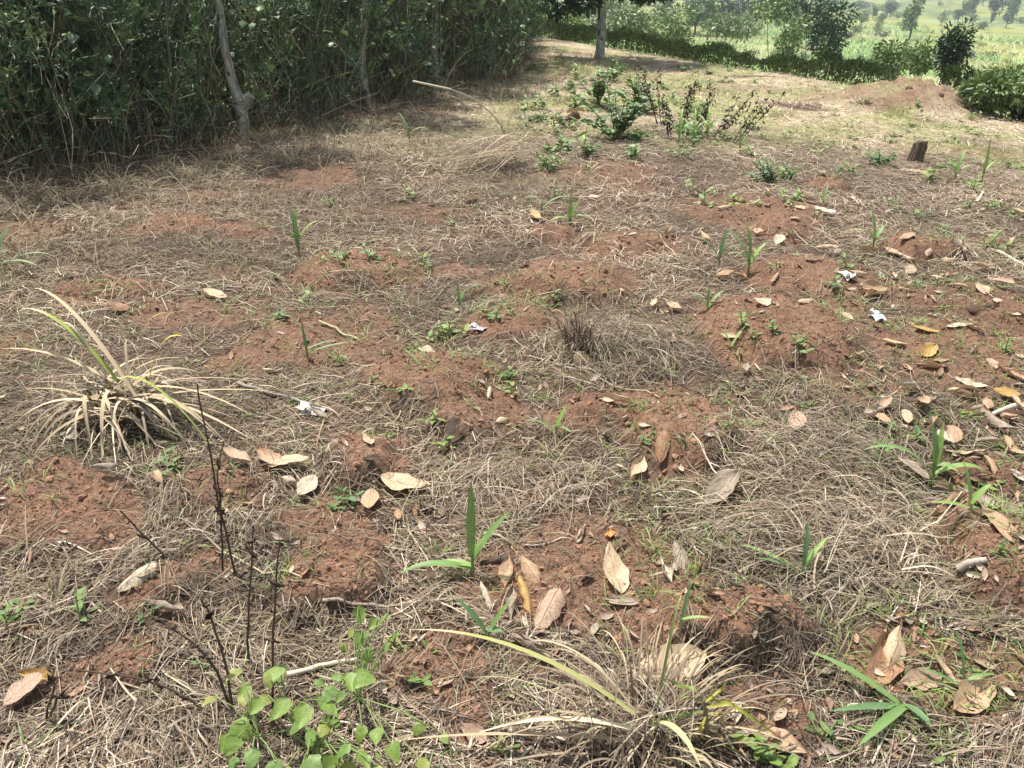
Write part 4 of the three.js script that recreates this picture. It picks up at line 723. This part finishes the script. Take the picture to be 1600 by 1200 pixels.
weed(952, 128, { name: 'leafy_bush', h: .35, stems: 5, leaves: 6, size: .11, mats: [ga, gc], heart: 1, label: 'small broad leaved bush in the shade of the lone tree' });
weed(1200, 285, { name: 'feathery_weed', h: .2, stems: 16, leaves: 9, size: .055, mats: [gc, ge, ga], e0: .3, label: 'dense feathery dark green weed mound' });
weed(1228, 280, { name: 'feathery_weed', h: .17, stems: 8, leaves: 9, size: .045, mats: [ga, gc], e0: .3, label: 'lighter feathery weed against the dense dark one' });
weed(856, 268, { name: 'feathery_weed', h: .22, stems: 15, leaves: 10, size: .045, mats: [ga, gc, gd], e0: .4, label: 'pale feathery weed beside the pile of grass stalks' });
weed(1372, 258, { name: 'feathery_weed', h: .2, stems: 13, leaves: 9, size: .05, mats: [gc, ga, ge], e0: .3, label: 'bushy green weed near the old stump' });
weed(912, 245, { name: 'broad_leaved_sapling', h: .28, stems: 2, leaves: 4, size: .13, mats: [gd, ga, gb], label: 'sapling with large yellow green leaves below the leafy bush', e0: 1.2 });
weed(1448, 285, { name: 'broad_leaved_sapling', h: .2, stems: 2, leaves: 4, size: .1, mats: [gd, gb], label: 'yellow leaved sapling right beside the old stump', e0: 1.1 });
const small = [[580, 408, .12, gc], [528, 405, .09, ga], [660, 412, .1, gb], [771, 500, .1, gc], [845, 478, .09, ga], [1247, 540, .09, ga], [595, 680, .06, gb], [533, 792, .08, gc], [655, 1052, .08, ga], [1440, 1005, .05, ga], [1150, 560, .05, ga], [260, 742, .1, gc], [790, 600, .1, gb], [800, 625, .08, gd], [700, 520, .12, gd], [680, 530, .1, gd], [1020, 692, .04, gc], [640, 310, .14, gb], [700, 350, .08, ga], [1560, 870, .05, ga], [1300, 450, .12, gc], [1330, 420, .1, ga], [445, 495, .1, gc], [480, 480, .1, gb], [520, 320, .1, ga], [1545, 390, .14, ga], [1580, 400, .14, gc], [1470, 370, .15, gc], [1430, 345, .14, ge], [240, 960, .06, gc], [130, 970, .09, ga], [20, 970, .1, ga], [1510, 1035, .06, ga], [1370, 720, .09, gc], [1415, 690, .1, gc], [1535, 800, .06, gb], [1460, 1170, .06, ga], [1210, 1190, .08, gb], [905, 1130, .05, gb], [780, 1175, .05, gd], [150, 590, .06, ga], [1290, 1160, .07, gc], [1350, 1150, .06, ga], [330, 1040, .06, gc], [610, 1010, .05, gd], [1585, 340, .12, gb], [1190, 460, .05, gc], [1170, 200, .12, ga], [1230, 215, .14, gb], [1290, 225, .14, gc], [890, 140, .16, ga], [850, 190, .15, gc], [820, 200, .14, gc], [870, 310, .08, ga], [930, 265, .1, gb], [985, 255, .1, gd], [1300, 180, .12, gb], [1350, 160, .14, gb], [1480, 200, .12, gb], [1180, 130, .14, gb], [1090, 115, .16, gb], [1510, 330, .1, gc], [1430, 165, .12, gb]];
for (const [px, py, h, m] of small) { const p = G(px, py), soil = bareness(p.x, p.z) > .5, f = p.z < -5.5; weed(px, py, { h, stems: 3 + Math.floor(wR() * 3), leaves: 4, size: h * .42, mats: [m, m, ga], e0: .2, group: (m === gd ? 'yellowish' : m === gc || m === ge ? 'dark' : 'bright') + ' small weeds ' + (f ? 'far field' : soil ? 'on soil' : 'in straw'), label: `small ${m === gd ? 'yellowish' : m === gc || m === ge ? 'dark green' : 'bright green'} weed ${f ? 'in the paler far part of the field' : soil ? 'sprouting from bare red soil' : 'sprouting through the straw litter'}` }); }

for (let k = 0; k < 60; k++) { const px = rr(wR, 790, 1150), py = rr(wR, 105, 250), m = pick(wR, [ga, gc, gb, gc]); weed(px, py, { h: rr(wR, .12, .26), stems: 4, leaves: 5, size: rr(wR, .05, .08), mats: [m, ga], e0: .3, heart: wR() < .4, group: 'weeds of the weedy patch', label: 'ankle high green weed in the weedy patch round the leafy bushes' }); }
for (let k = 0; k < 40; k++) { const px = rr(wR, 1040, 1590), py = rr(wR, 125 + (px - 1040) * .1, 330), m = pick(wR, [ga, gb, gc]); weed(px, py, { h: rr(wR, .08, .18), stems: 3, leaves: 4, size: rr(wR, .045, .07), mats: [m, gb], e0: .3, group: 'weeds of the pale stubble', label: 'low green weed growing in the pale stubble of the farther field' }); }
for (let k = 0; k < 46; k++) { const px = rr(wR, 430, 1590), py = rr(wR, 330, 760), m = pick(wR, [ga, gb, gb, gc]); weed(px, py, { h: rr(wR, .04, .09), stems: 2, leaves: 4, size: rr(wR, .022, .04), mats: [m, gb], e0: .4, group: 'tiny weeds of the middle field', label: 'tiny green weed shoot dotted about the leaf strewn middle of the field' }); }
// --- trailing plant with heart shaped leaves
{
  const base = G(500, 1180); base.y = groundHeight(base.x, base.z); const o = thing('trailing_vine', 'trailing plant with yellow green heart shaped leaves beside dark dead stems', 'plant', base), st = new Build(), r = rng(2601);
  const L = [[560, 947, .2, 5], [607, 958, .18, 3.5], [566, 985, .17, 5], [545, 1052, .13, 6], [580, 1050, .14, 6.5], [572, 1012, .15, 4.5], [538, 1005, .14, 3], [612, 1005, .1, 3], [437, 1035, .16, 6], [422, 1045, .15, 5], [375, 1045, .14, 4.5], [335, 1088, .12, 4], [380, 1082, .12, 4], [408, 1092, .12, 5], [452, 1092, .14, 6], [480, 1100, .14, 6.5], [505, 1095, .14, 5.5], [365, 1128, .12, 6.5], [372, 1150, .11, 5.5], [395, 1168, .1, 5], [480, 1180, .12, 6.5], [520, 1178, .11, 5], [565, 1132, .11, 5], [590, 1138, .11, 5], [610, 1160, .1, 5], [655, 1185, .08, 4.5], [660, 1128, .05, 4], [470, 1128, .12, 4], [490, 1140, .12, 4], [510, 1130, .12, 4], [545, 1160, .12, 5], [560, 1175, .1, 5], [500, 1060, .1, 3], [620, 985, .12, 3], [590, 1195, .1, 5], [430, 1190, .1, 5], [520, 1070, .15, 5], [540, 1190, .08, 5]];
  for (let k = 0; k < 30; k++) { const q = pick(r, L.slice(0, 38)); L.push([q[0] + rr(r, -32, 32), q[1] + rr(r, -14, 26), q[2] * rr(r, .4, .9), rr(r, 2, 4.4)]); }
  const hub = [V(0, .03, 0), groundAt(405, 1150, .06, groundHeight).sub(base), groundAt(560, 1090, .06, groundHeight).sub(base), groundAt(450, 1120, .07, groundHeight).sub(base)];
  for (const q of hub.slice(1)) st.tube([V(0, 0, 0), q.clone().multiplyScalar(.5).add(V(0, .05, 0)), q], .0032, 5);
  for (const [px, py, lift, cm] of L) { const at = groundAt(px, py, lift, landHeight).sub(base); let h = hub[0]; for (const q of hub) if (q.distanceTo(at) < h.distanceTo(at)) h = q; const m = h.clone().lerp(at, .55); m.y = Math.max(h.y, at.y) * .9 + .01; st.tube([h, m, at.clone()], .0013, 4); const out = V(r() - .5, rr(r, -.75, .1), rr(r, .15, 1)).normalize(); aimLeaf(o, pick(r, heartLeaf), pick(r, [gb, gb, gb, gd, ga]), at, out, cm / 100 * .84, rr(r, -.5, .5)); }
  st.tube([groundAt(497, 1200, 0, groundHeight).sub(base).add(V(0, -.02, 0)), groundAt(495, 1150, .06, groundHeight).sub(base), hub[3]], .006, 6);
  mesh('stem', st.geo(), stemGreen, o);
}
// --- dead dark stems
{
  const r = rng(2701);
  const plants = [
    [[366, 892], 'tall bare black stem pair rising in front of the strap grass clump', [[[366, 892], [352, 830], [340, 780], [328, 700], [316, 650], [308, 600]], [[346, 885], [346, 830], [344, 780], [340, 740], [350, 690]]]],
    [[368, 1108], 'dead dark stems leaning out from behind the trailing plant', [[[362, 1102], [350, 1030], [332, 970], [315, 936]], [[354, 1088], [330, 1035], [295, 1000], [232, 960]], [[340, 1130], [300, 1096], [230, 1064], [120, 1046]]]],
    [[385, 1040], 'thin straight dead stem standing clear of the others', [[[385, 1040], [388, 980], [392, 900], [396, 822]]]],
    [[424, 1105], 'straight dead stem rising out of the heart shaped leaves', [[[424, 1105], [426, 1000], [430, 930], [437, 845]]]],
    [[311, 890], 'broken dark stem slanting over bare soil with shrivelled leaves', [[[311, 892], [270, 878], [225, 836], [188, 798]], [[311, 892], [230, 890], [130, 888]]]],
    [[80, 1130], 'small dark twig standing over a wide pinkish leaf', [[[68, 1160], [74, 1110], [84, 1070], [80, 1050]], [[74, 1110], [95, 1085], [108, 1090]]]],
  ];
  for (const [b, label, stems] of plants) {
    const base = G(b[0], b[1]); base.y = groundHeight(base.x, base.z); const o = thing('dead_plant', label, 'dead plant', base);
    for (const s of stems) { const p = localPts(base, s.map((q, k) => [q[0], q[1], rr(r, -.02, .02)])); p[0].y -= .02; const cv = new THREE.CatmullRomCurve3(p), q = []; for (let k = 0; k <= 12; k++) q.push(cv.getPoint(k / 12).add(V((r() - .5) * .003, 0, (r() - .5) * .003))); const m = mesh('stem', new Build().tube(q, (t) => .0034 * (1 - .45 * t), 6).geo(), stemDark, o);
      for (let k = 0; k < 4; k++) { const at = q[4 + Math.floor(r() * 8)], lf = mesh('shrivelled_leaf', leafShapes[[4, 7, 10][k % 3]].blade, dryMat('dark'), m); lf.position.copy(at); lf.scale.setScalar(rr(r, .02, .045)); lf.rotation.set(rr(r, .8, 2.2), r() * 6, 0); } }
  }
}
// --- dark dead weeds further back
{
  const r = rng(2751), W = [[1030, 195, .62, -.3, 'tallest blackened dead weed, leaning over the leafy bush'], [1062, 205, .55, .1, 'blackened dead weed behind three bright maize plants'], [1085, 210, .5, .3, 'bushy blackened weed beside the three bright maize plants'], [1115, 215, .55, .5, 'blackened dead weed leaning over dry stalks'], [1145, 225, .6, .8, 'strongly leaning dead weed past the bright maize plants'], [1045, 215, .4, -.1, 'short dead weed at the foot of the tallest blackened one']];
  for (const [px, py, h, lean, label] of W) {
    const base = G(px, py); base.y = groundHeight(base.x, base.z); const o = thing('dead_weed', label, 'dead plant', base), lv = new Build();
    for (let s = 0; s < 3; s++) { const pts = arch(V((r() - .5) * .06, -.02, (r() - .5) * .06), lean > 0 ? 1.57 : -1.57, 1.5 - Math.abs(lean) * rr(r, .5, 1.1), h * rr(r, .75, 1.1), rr(r, -.1, .3), 8, r, .7, 1); mesh('stem', new Build().tube(pts, (t) => .005 * (1 - .6 * t), 5).geo(), stemDark, o); for (let k = 0; k < 34; k++) { const at = pts[2 + Math.floor(r() * 6)].clone().add(V((r() - .5) * .06, (r() - .5) * .07, (r() - .5) * .06)); leafFace(lv, at, r, rr(r, .03, .065), .018, shade(r, pick(r, [[.05, .035, .025], [.08, .055, .035], [.03, .025, .02]])), V(0, -.3, 0)); } }
    mesh('shrivelled_leaves', lv.geo(), foliageDull, o).userData.kind = 'stuff';
  }
}
// ---------------------------------------------------------------- clump of strap grass
const pale1 = [.52, .41, .275], pale2 = [.41, .32, .21], pale3 = [.62, .52, .37], gold = [.45, .38, .14], lime = [.30, .36, .09], dun = [.30, .235, .165];
function bladeTo(o, from, tip, lift, W, c, name = 'blade', twist = 0, sag = .5) {
  const mid = from.clone().lerp(tip, sag); mid.y = Math.max(from.y, tip.y) + lift; const cv = new THREE.QuadraticBezierCurve3(from, mid, tip), pts = cv.getPoints(11), az = Math.atan2(tip.x - from.x, tip.z - from.z);
  const q = o.position; for (const p of pts) { const g = groundHeight(p.x + q.x, p.z + q.z) - q.y + .004; if (p.y < g) p.y = g; }
  return mesh(name, new Build().strap(pts, (t) => W / 2 * Math.pow(Math.max(0, 1 - Math.pow(t, 2.2)), .7) * (.65 + .35 * Math.min(1, t * 4)) + .0004, sideOf(az), .3, c, twist).geo(), plainMat, o);
}
{
  const base = G(195, 650); base.y = groundHeight(base.x, base.z); const o = thing('strap_grass_clump', 'big clump of drooping bleached strap grass with a few lime blades', 'grass clump', base), z = -base.z, r = rng(2801);
  const T = [[0, 545, .12, .05, 1.5, pale1], [12, 492, .2, .12, 1.8, [(t) => 0, lime]], [52, 450, .25, .06, 1.6, pale1], [0, 690, -.2, .16, 1.9, pale3], [95, 505, .1, .05, 1.4, pale3], [170, 790, -.32, .2, 1.5, pale1], [158, 770, -.3, .2, 1.3, pale2], [222, 770, -.28, .16, 1.2, pale1], [178, 700, -.2, .16, 1.2, pale3], [268, 730, -.2, .12, 1.2, pale1], [300, 705, -.15, .12, 1.6, pale3], [275, 690, -.12, .12, 1.4, pale1], [345, 690, -.12, .12, 1.6, pale1], [402, 693, -.14, .1, 1.5, pale1], [395, 650, -.05, .14, 1.5, pale1], [352, 690, -.16, .2, 1.3, pale2], [380, 660, 0, .1, 1, pale2], [420, 600, .12, .06, 1, pale2], [430, 612, .1, .06, .9, pale1], [290, 560, .15, .05, 1, pale2], [265, 490, .1, .04, .9, gold], [345, 720, -.18, .24, 1.3, lime], [285, 525, .1, .03, 1.3, [.62, .56, .06]], [240, 560, .0, .06, 1, pale2], [0, 620, .0, .08, 1.2, pale2], [30, 700, -.1, .1, 1.2, pale2], [80, 690, -.14, .12, 1.2, dun], [130, 540, .12, .05, 1.2, dun], [200, 530, .16, .05, 1, dun]];
  for (const [px, py, dz, lift, w, c] of T) { const tip = along(px, py, z + dz).sub(base), col = Array.isArray(c) && typeof c[0] === 'function' ? (t) => (t < .62 ? lime : pale1) : c; bladeTo(o, V((r() - .5) * .2, rr(r, .02, .1), (r() - .5) * .18), tip, lift * rr(r, .6, 1.5), w / 98, col, 'blade', rr(r, -.4, .4)); }
  for (let k = 0; k < 80; k++) { const a = rr(r, -2.8, 2.8) + .3, q = rr(r, .12, .44), x = Math.sin(a) * q, zz = Math.cos(a) * q, tip = V(x, groundHeight(base.x + x, base.z + zz) - base.y + rr(r, 0, .06), zz); bladeTo(o, V((r() - .5) * .24, rr(r, .0, .07), (r() - .5) * .2), tip, rr(r, .04, .2), rr(r, .005, .014), shade(r, pick(r, [pale1, pale2, dun, dun, [.2, .15, .1], pale3]), .8, 1.05), 'blade', rr(r, -1, 1)); }
}
{   // dry tussock in front
  const base = G(1005, 1140); base.y = groundHeight(base.x, base.z); const o = thing('dry_tussock', 'upright dry grass tussock with a few long olive blades', 'grass clump', base), z = -base.z, r = rng(2851);
  const olive = [.33, .33, .13];
  bladeTo(o, V(-.03, .09, .03), along(640, 984, z + .12).sub(base), .09, .014, (t) => (t < .75 ? olive : pale1), 'blade', .3);
  bladeTo(o, V(-.02, .05, .04), along(735, 1150, z - .02).sub(base), .07, .013, pale3, 'blade', .4);
  bladeTo(o, V(.03, .05, -.02), along(1065, 930, z + .1).sub(base), .03, .006, [.26, .3, .1], 'blade', .2);
  bladeTo(o, V(.02, .05, .02), along(1095, 1200, z - .16).sub(base), .05, .015, [.42, .41, .22], 'blade', .2);
  bladeTo(o, V(-.03, .03, .05), along(600, 1160, z - .02).sub(base), .03, .01, pale2, 'blade', .4);
  bladeTo(o, V(0, .03, .02), along(830, 1000, z + .06).sub(base), .05, .007, pale1, 'blade', .2);
  bladeTo(o, V(-.08, .0, .06), along(972, 1030, z - .06).sub(base), .02, .012, [.38, .33, .2], 'stalk', .1);
  for (let k = 0; k < 150; k++) { const a = r() * 6.28, q = .12 * Math.sqrt(r()), up = r() < .45, d = up ? rr(r, .02, .14) : rr(r, .12, .3), b0 = V(Math.sin(a) * q, -.01, Math.cos(a) * q), az = a + (r() - .5), tip = V(b0.x + Math.sin(az) * d, up ? rr(r, .04, .15) : rr(r, .005, .07), b0.z + Math.cos(az) * d); bladeTo(o, b0, tip, up ? .01 : rr(r, .05, .12), rr(r, .002, .0048), shade(r, pick(r, [pale1, pale2, dun, [.24, .18, .13], pale2, dun]), .75, 1.1), 'blade', rr(r, -1, 1)); }
}
{   // small dark tuft on the straw in mid field
  const base = G(905, 545); base.y = groundHeight(base.x, base.z); const o = thing('dry_tussock', 'small dark brown dead tuft beside a rounded stone', 'grass clump', base), r = rng(2871);
  for (let k = 0; k < 80; k++) { const a = r() * 6.28, d = rr(r, .03, .22), b0 = V((r() - .5) * .12, -.01, (r() - .5) * .12); bladeTo(o, b0, V(b0.x + Math.sin(a) * d, rr(r, .02, .2), b0.z + Math.cos(a) * d), rr(r, .01, .08), rr(r, .003, .007), shade(r, pick(r, [dun, [.16, .11, .08], [.22, .16, .11], [.10, .075, .055]])), 'blade', rr(r, -1, 1)); }
}
{   // yellow curly weed
  const base = G(1108, 1168); base.y = groundHeight(base.x, base.z); const o = thing('curly_weed', 'yellow green weed with curled narrow leaves beside the dry tussock', 'weed', base), z = -base.z, r = rng(2881), yel = [.42, .43, .07], gr = [.25, .34, .08];
  mesh('stem', new Build().tube(localPts(base, [[1108, 1175], [1103, 1130], [1102, 1095]]), .005, 6).geo(), stemBrown, o);
  const S = [[[1102, 1095], [1085, 1078], [1060, 1070], [1040, 1060]], [[1102, 1098], [1112, 1080], [1113, 1065]], [[1102, 1098], [1125, 1080], [1138, 1062]], [[1104, 1110], [1080, 1115], [1050, 1120], [1020, 1130], [1022, 1118]], [[1105, 1115], [1125, 1120], [1130, 1140], [1115, 1160]], [[1103, 1120], [1095, 1140], [1100, 1165], [1095, 1190]], [[1102, 1100], [1075, 1090], [1060, 1095]], [[1104, 1105], [1140, 1100], [1150, 1115]], [[1106, 1150], [1130, 1160], [1160, 1180]], [[1106, 1155], [1140, 1170], [1175, 1185]], [[1106, 1140], [1080, 1150], [1065, 1170]], [[1102, 1094], [1130, 1096], [1180, 1125], [1215, 1150]]];
  S.forEach((s, k) => { const p = localPts(base, s.map((q) => [q[0], q[1], rr(r, -.03, .03)])), cv = new THREE.CatmullRomCurve3(p); const pts = cv.getPoints(11); for (const q of pts) q.y = Math.max(q.y, groundHeight(q.x + base.x, q.z + base.z) - base.y + .004); mesh('leaf', new Build().strap(pts, (t) => .0042 * Math.sin(Math.PI * (.15 + .8 * t)), V(.7, .2, .7), .5, k % 3 ? yel : gr, rr(r, -2.5, 2.5)).geo(), greenBladeMat, o); });
  for (let k = 0; k < 7; k++) aimLeaf(o, pick(r, ovalLeaf), pick(r, [ga, gb, gd]), groundAt(1140 + k * 9, 1150 + k * 5, .03, groundHeight).sub(base), V(1, .2, r() - .5), .035);
}
// ---------------------------------------------------------------- odd things lying about
{   // bent grass stalk and the stalk pile
  const base = G(792, 215); base.y = groundHeight(base.x, base.z); const o = thing('bent_stalk', 'long pale grass stalk bowing over in front of the thicket', 'stalk', base), p = localPts(base, [[792, 218], [782, 195], [765, 175], [740, 155], [705, 140], [645, 127]]); p[0].y -= .02;
  mesh('stem', new Build().tube(new THREE.CatmullRomCurve3(p).getPoints(16), (t) => .009 * (1 - .6 * t), 6).geo(), new THREE.MeshStandardMaterial({ color: new THREE.Color().setRGB(.42, .40, .30), roughness: .8 }), o); mesh('seed_head', new Build().tube(new THREE.CatmullRomCurve3(p.slice(4)).getPoints(5), .011, 5).geo(), new THREE.MeshStandardMaterial({ color: new THREE.Color().setRGB(.5, .44, .33), roughness: .9 }), o);
  const b2 = G(800, 262); b2.y = groundHeight(b2.x, b2.z); const o2 = thing('stalk_pile', 'sheaf of cut grass stalks heaped on the ground below the bent stalk', 'stalks', b2), r = rng(2901);
  for (let k = 0; k < 60; k++) { const from = V(rr(r, .02, .2), rr(r, .12, .3), rr(r, -.2, .1)), tip = V(rr(r, -.75, -.1), rr(r, .0, .1), rr(r, -.1, .3)); bladeTo(o2, from.multiplyScalar(rr(r, .4, 1)), tip.add(V((r() - .5) * .3, 0, (r() - .5) * .5)), rr(r, -.08, .1), rr(r, .003, .008), shade(r, pick(r, [pale1, pale2, dun, pale3, [.2, .15, .11]])), 'stalk', rr(r, -1, 1)); }
}
{   // stump
  const base = G(1428, 252); base.y = groundHeight(base.x, base.z) - .03; const o = thing('tree_stump', 'short dark weathered stump standing in the weeds', 'stump', base), g = new THREE.CylinderGeometry(.055, .068, .17, 22, 8), p = g.attributes.position; for (let k = 0; k < p.count; k++) { const x = p.getX(k), y = p.getY(k), z = p.getZ(k), a = Math.atan2(z, x), w = 1 + .16 * noise(a * 3.2, y * 5, 3) + .07 * Math.sin(a * 9); p.setXYZ(k, x * w + .12 * (y + .125) , y + .1 + (y > .075 ? .05 * noise(x * 22, z * 22, 5) + .2 * x : 0), z * w); } g.computeVertexNormals(); mesh('wood', g, barkStump, o);
  const bark = new Build(), r = rng(2911); for (let k = 0; k < 16; k++) { const a = k / 16 * 6.28, q = .062; bark.strap([V(Math.cos(a) * q * 1.05, 0, Math.sin(a) * q * 1.05), V(Math.cos(a) * q + .014, .1, Math.sin(a) * q), V(Math.cos(a) * q * .97 + .028, rr(r, .15, .21), Math.sin(a) * q * .97)], () => .011, V(-Math.sin(a), 0, Math.cos(a)), .4, shade(r, [.13, .095, .07])); } mesh('bark', bark.geo(), foliageDull, o).userData.kind = 'stuff';
}
function scrap(px, py, cm, label, c, seed, name = 'paper_scrap', cat = 'paper', rough = .7) {   // crumpled sheet
  const base = G(px, py); base.y = groundHeight(base.x, base.z); const o = thing(name, label, cat, base), g = new THREE.PlaneGeometry(cm / 100, cm / 100 * .7, 10, 8), p = g.attributes.position; for (let k = 0; k < p.count; k++) { const x = p.getX(k), y = p.getY(k), s = 260 / cm; p.setXYZ(k, x * (1 + .2 * noise(y * s, x * s, seed)), Math.abs(noise(x * s * .6, y * s * .6, seed)) * cm / 100 * .42 + cm / 100 * .06, y); } g.computeVertexNormals(); const m = mesh('sheet', g, new THREE.MeshStandardMaterial({ color: new THREE.Color().setRGB(...c), roughness: rough, side: THREE.DoubleSide }), o), fold = new THREE.PlaneGeometry(cm / 180, cm / 200, 4, 4); { const q = fold.attributes.position; for (let k = 0; k < q.count; k++) q.setXYZ(k, q.getX(k) + cm / 300, cm / 100 * (.18 + .3 * Math.abs(noise(q.getX(k) * 90, q.getY(k) * 90, seed + 3))), q.getY(k)); fold.computeVertexNormals(); } mesh('folded_corner', fold, m.material, o); o.rotation.y = seed; settle(o, [[g, m]], base.x, base.z, .004);
}
scrap(1322, 436, 9, 'crumpled white paper scrap beside a large curled tan leaf', [.56, .55, .52], 5); scrap(1369, 500, 7.5, 'pale bluish paper scrap lying flat in the litter', [.5, .52, .54], 8); scrap(490, 646, 9, 'twisted grey white scrap at the edge of the strap grass clump', [.5, .5, .48], 3); scrap(747, 519, 6.5, 'lilac grey paper scrap in the litter near yellow weeds', [.45, .42, .46], 9); scrap(1290, 337, 9, 'small white paper scrap between curled pale leaves', [.6, .6, .58], 12);
scrap(954, 840, 3.4, 'tiny orange scrap of fruit peel on the soil', [.72, .24, .06], 4, 'peel_scrap', 'peel', .5);
function lump(px, py, cm, label, c, seed, name, cat) { const base = G(px, py); base.y = groundHeight(base.x, base.z); const o = new THREE.Mesh(new THREE.IcosahedronGeometry(cm / 200, 4), new THREE.MeshStandardMaterial({ color: new THREE.Color().setRGB(...c), map: grainTex, bumpMap: grainBump, bumpScale: .004, roughness: .95 })), p = o.geometry.attributes.position; for (let k = 0; k < p.count; k++) { const v = V().fromBufferAttribute(p, k), s = 120 / cm, w = 1 + .5 * noise(v.x * s * 1.3 + seed, v.y * s + v.z * s * 1.2, seed) + .08 * noise(v.x * s * 5, v.z * s * 5 + v.y * s * 4, seed); p.setXYZ(k, v.x * w, v.y * w * .6, v.z * w); } o.geometry.computeVertexNormals(); o.name = numbered(name); o.castShadow = o.receiveShadow = true; o.position.copy(base); o.position.y += cm / 200 * .2; o.userData = { label, category: cat }; scene.add(o); }
lump(909, 566, 8.5, 'rounded tan stone beside the small dark tuft', [.40, .29, .19], 4, 'stone', 'stone'); lump(735, 316, 10, 'brown clod of hard earth in grey litter', [.24, .14, .09], 7, 'earth_clod', 'clod');
for (const [px, py, cm, k, lab] of [[1095, 300, 9, 3, 'red clod near a flat pale leaf'], [1420, 140, 7, 6, 'clod on the crest of the earth heap'], [1470, 150, 8, 8, 'clod on the flank of the earth heap'], [1525, 490, 8, 11, 'dark clod on bare soil among leaves']]) lump(px, py, cm, lab, [.21, .115, .075], k, 'earth_clod', 'clod');
{   // broken log
  const base = G(885, 192); base.y = groundHeight(base.x, base.z); const o = thing('wood_chunk', 'split reddish log chunk with a pale splinter in the weeds', 'log', base); const a = localPts(base, [[862, 194], [885, 188], [905, 178]]), g = new Build().tube(new THREE.CatmullRomCurve3(a).getPoints(10), (t) => .07 * (1 - .4 * t) * (1 + .2 * Math.sin(t * 9)), 9).geo(); mesh('log', g, new THREE.MeshStandardMaterial({ color: new THREE.Color().setRGB(.26, .14, .09), map: barkTex, bumpMap: barkTex, bumpScale: .008, roughness: .95 }), o); mesh('splinter', new Build().strap(localPts(base, [[886, 176, -.06], [900, 171, -.06], [914, 174, -.06]]), (t) => .028 * (1 - .4 * t), V(0, .7, .7), .3, [.58, .47, .32]).geo(), plainMat, o);
}
{   // sticks and twigs one can pick out
  const S = [[[1495, 900], [1538, 884], .012, 'thick pale broken stick at the end of the straw', [.44, .39, .33]], [[505, 946], [720, 940], .005, 'long crooked twig reaching across bare soil', [.34, .28, .22]], [[372, 605], [500, 640], .008, 'grey stick lying behind the strap grass clump', [.30, .26, .22]], [[1392, 398], [1432, 414], .014, 'pale stick among curled leaves', [.52, .45, .37]], [[500, 510], [560, 537], .007, 'yellowish stalk with a kinked end on bare soil', [.42, .38, .2]], [[340, 860], [470, 905], .003, 'thin straw coloured twig between dead stems', [.5, .42, .3]], [[1525, 320], [1535, 302], .012, 'upright pale stub of cut stalk', [.62, .56, .46]], [[450, 1060], [560, 1035], .007, 'bundle of pale stalks behind the trailing plant', [.58, .51, .4]], [[1262, 708], [1150, 800], .003, 'long thin stalk across the straw heap', [.55, .48, .36]], [[830, 560], [1030, 625], .0035, 'long thin stalk lying towards bare soil', [.52, .44, .32]], [[1585, 640], [1545, 655], .012, 'short pale rolled stick near the orange tan leaf', [.5, .45, .38]], [[1555, 395], [1600, 420], .01, 'pale bent stalk beside green weeds', [.6, .53, .42]]];
  const r = rng(2951); for (const [a, b, q, label, c] of S) { const A = G(a[0], a[1]), B = G(b[0], b[1]); A.y = groundHeight(A.x, A.z); const o = thing('stick', label, 'stick', A), pts = [], jit = .03 * A.distanceTo(B); for (let k = 0; k <= 9; k++) { const x = lerp(A.x, B.x, k / 9) + (r() - .5) * jit, z = lerp(A.z, B.z, k / 9) + (r() - .5) * jit; pts.push(V(x, Math.max(groundHeight(x, z), landHeight(x, z)) + q * .8 + .008, z).sub(A)); } const m = new THREE.MeshStandardMaterial({ color: new THREE.Color().setRGB(...c), roughness: .85 }); mesh('shaft', new Build().tube(pts, (t) => q * (1 - .3 * t) * (1 + .08 * Math.sin(t * 21)), 7).geo(), m, o); mesh('broken_end', new Build().tube([pts[9], pts[9].clone().add(pts[9].clone().sub(pts[8]).multiplyScalar(.3))], (t) => q * .6 * (1 - .8 * t), 5).geo(), m, o); }
}
renderer.render(scene, camera);
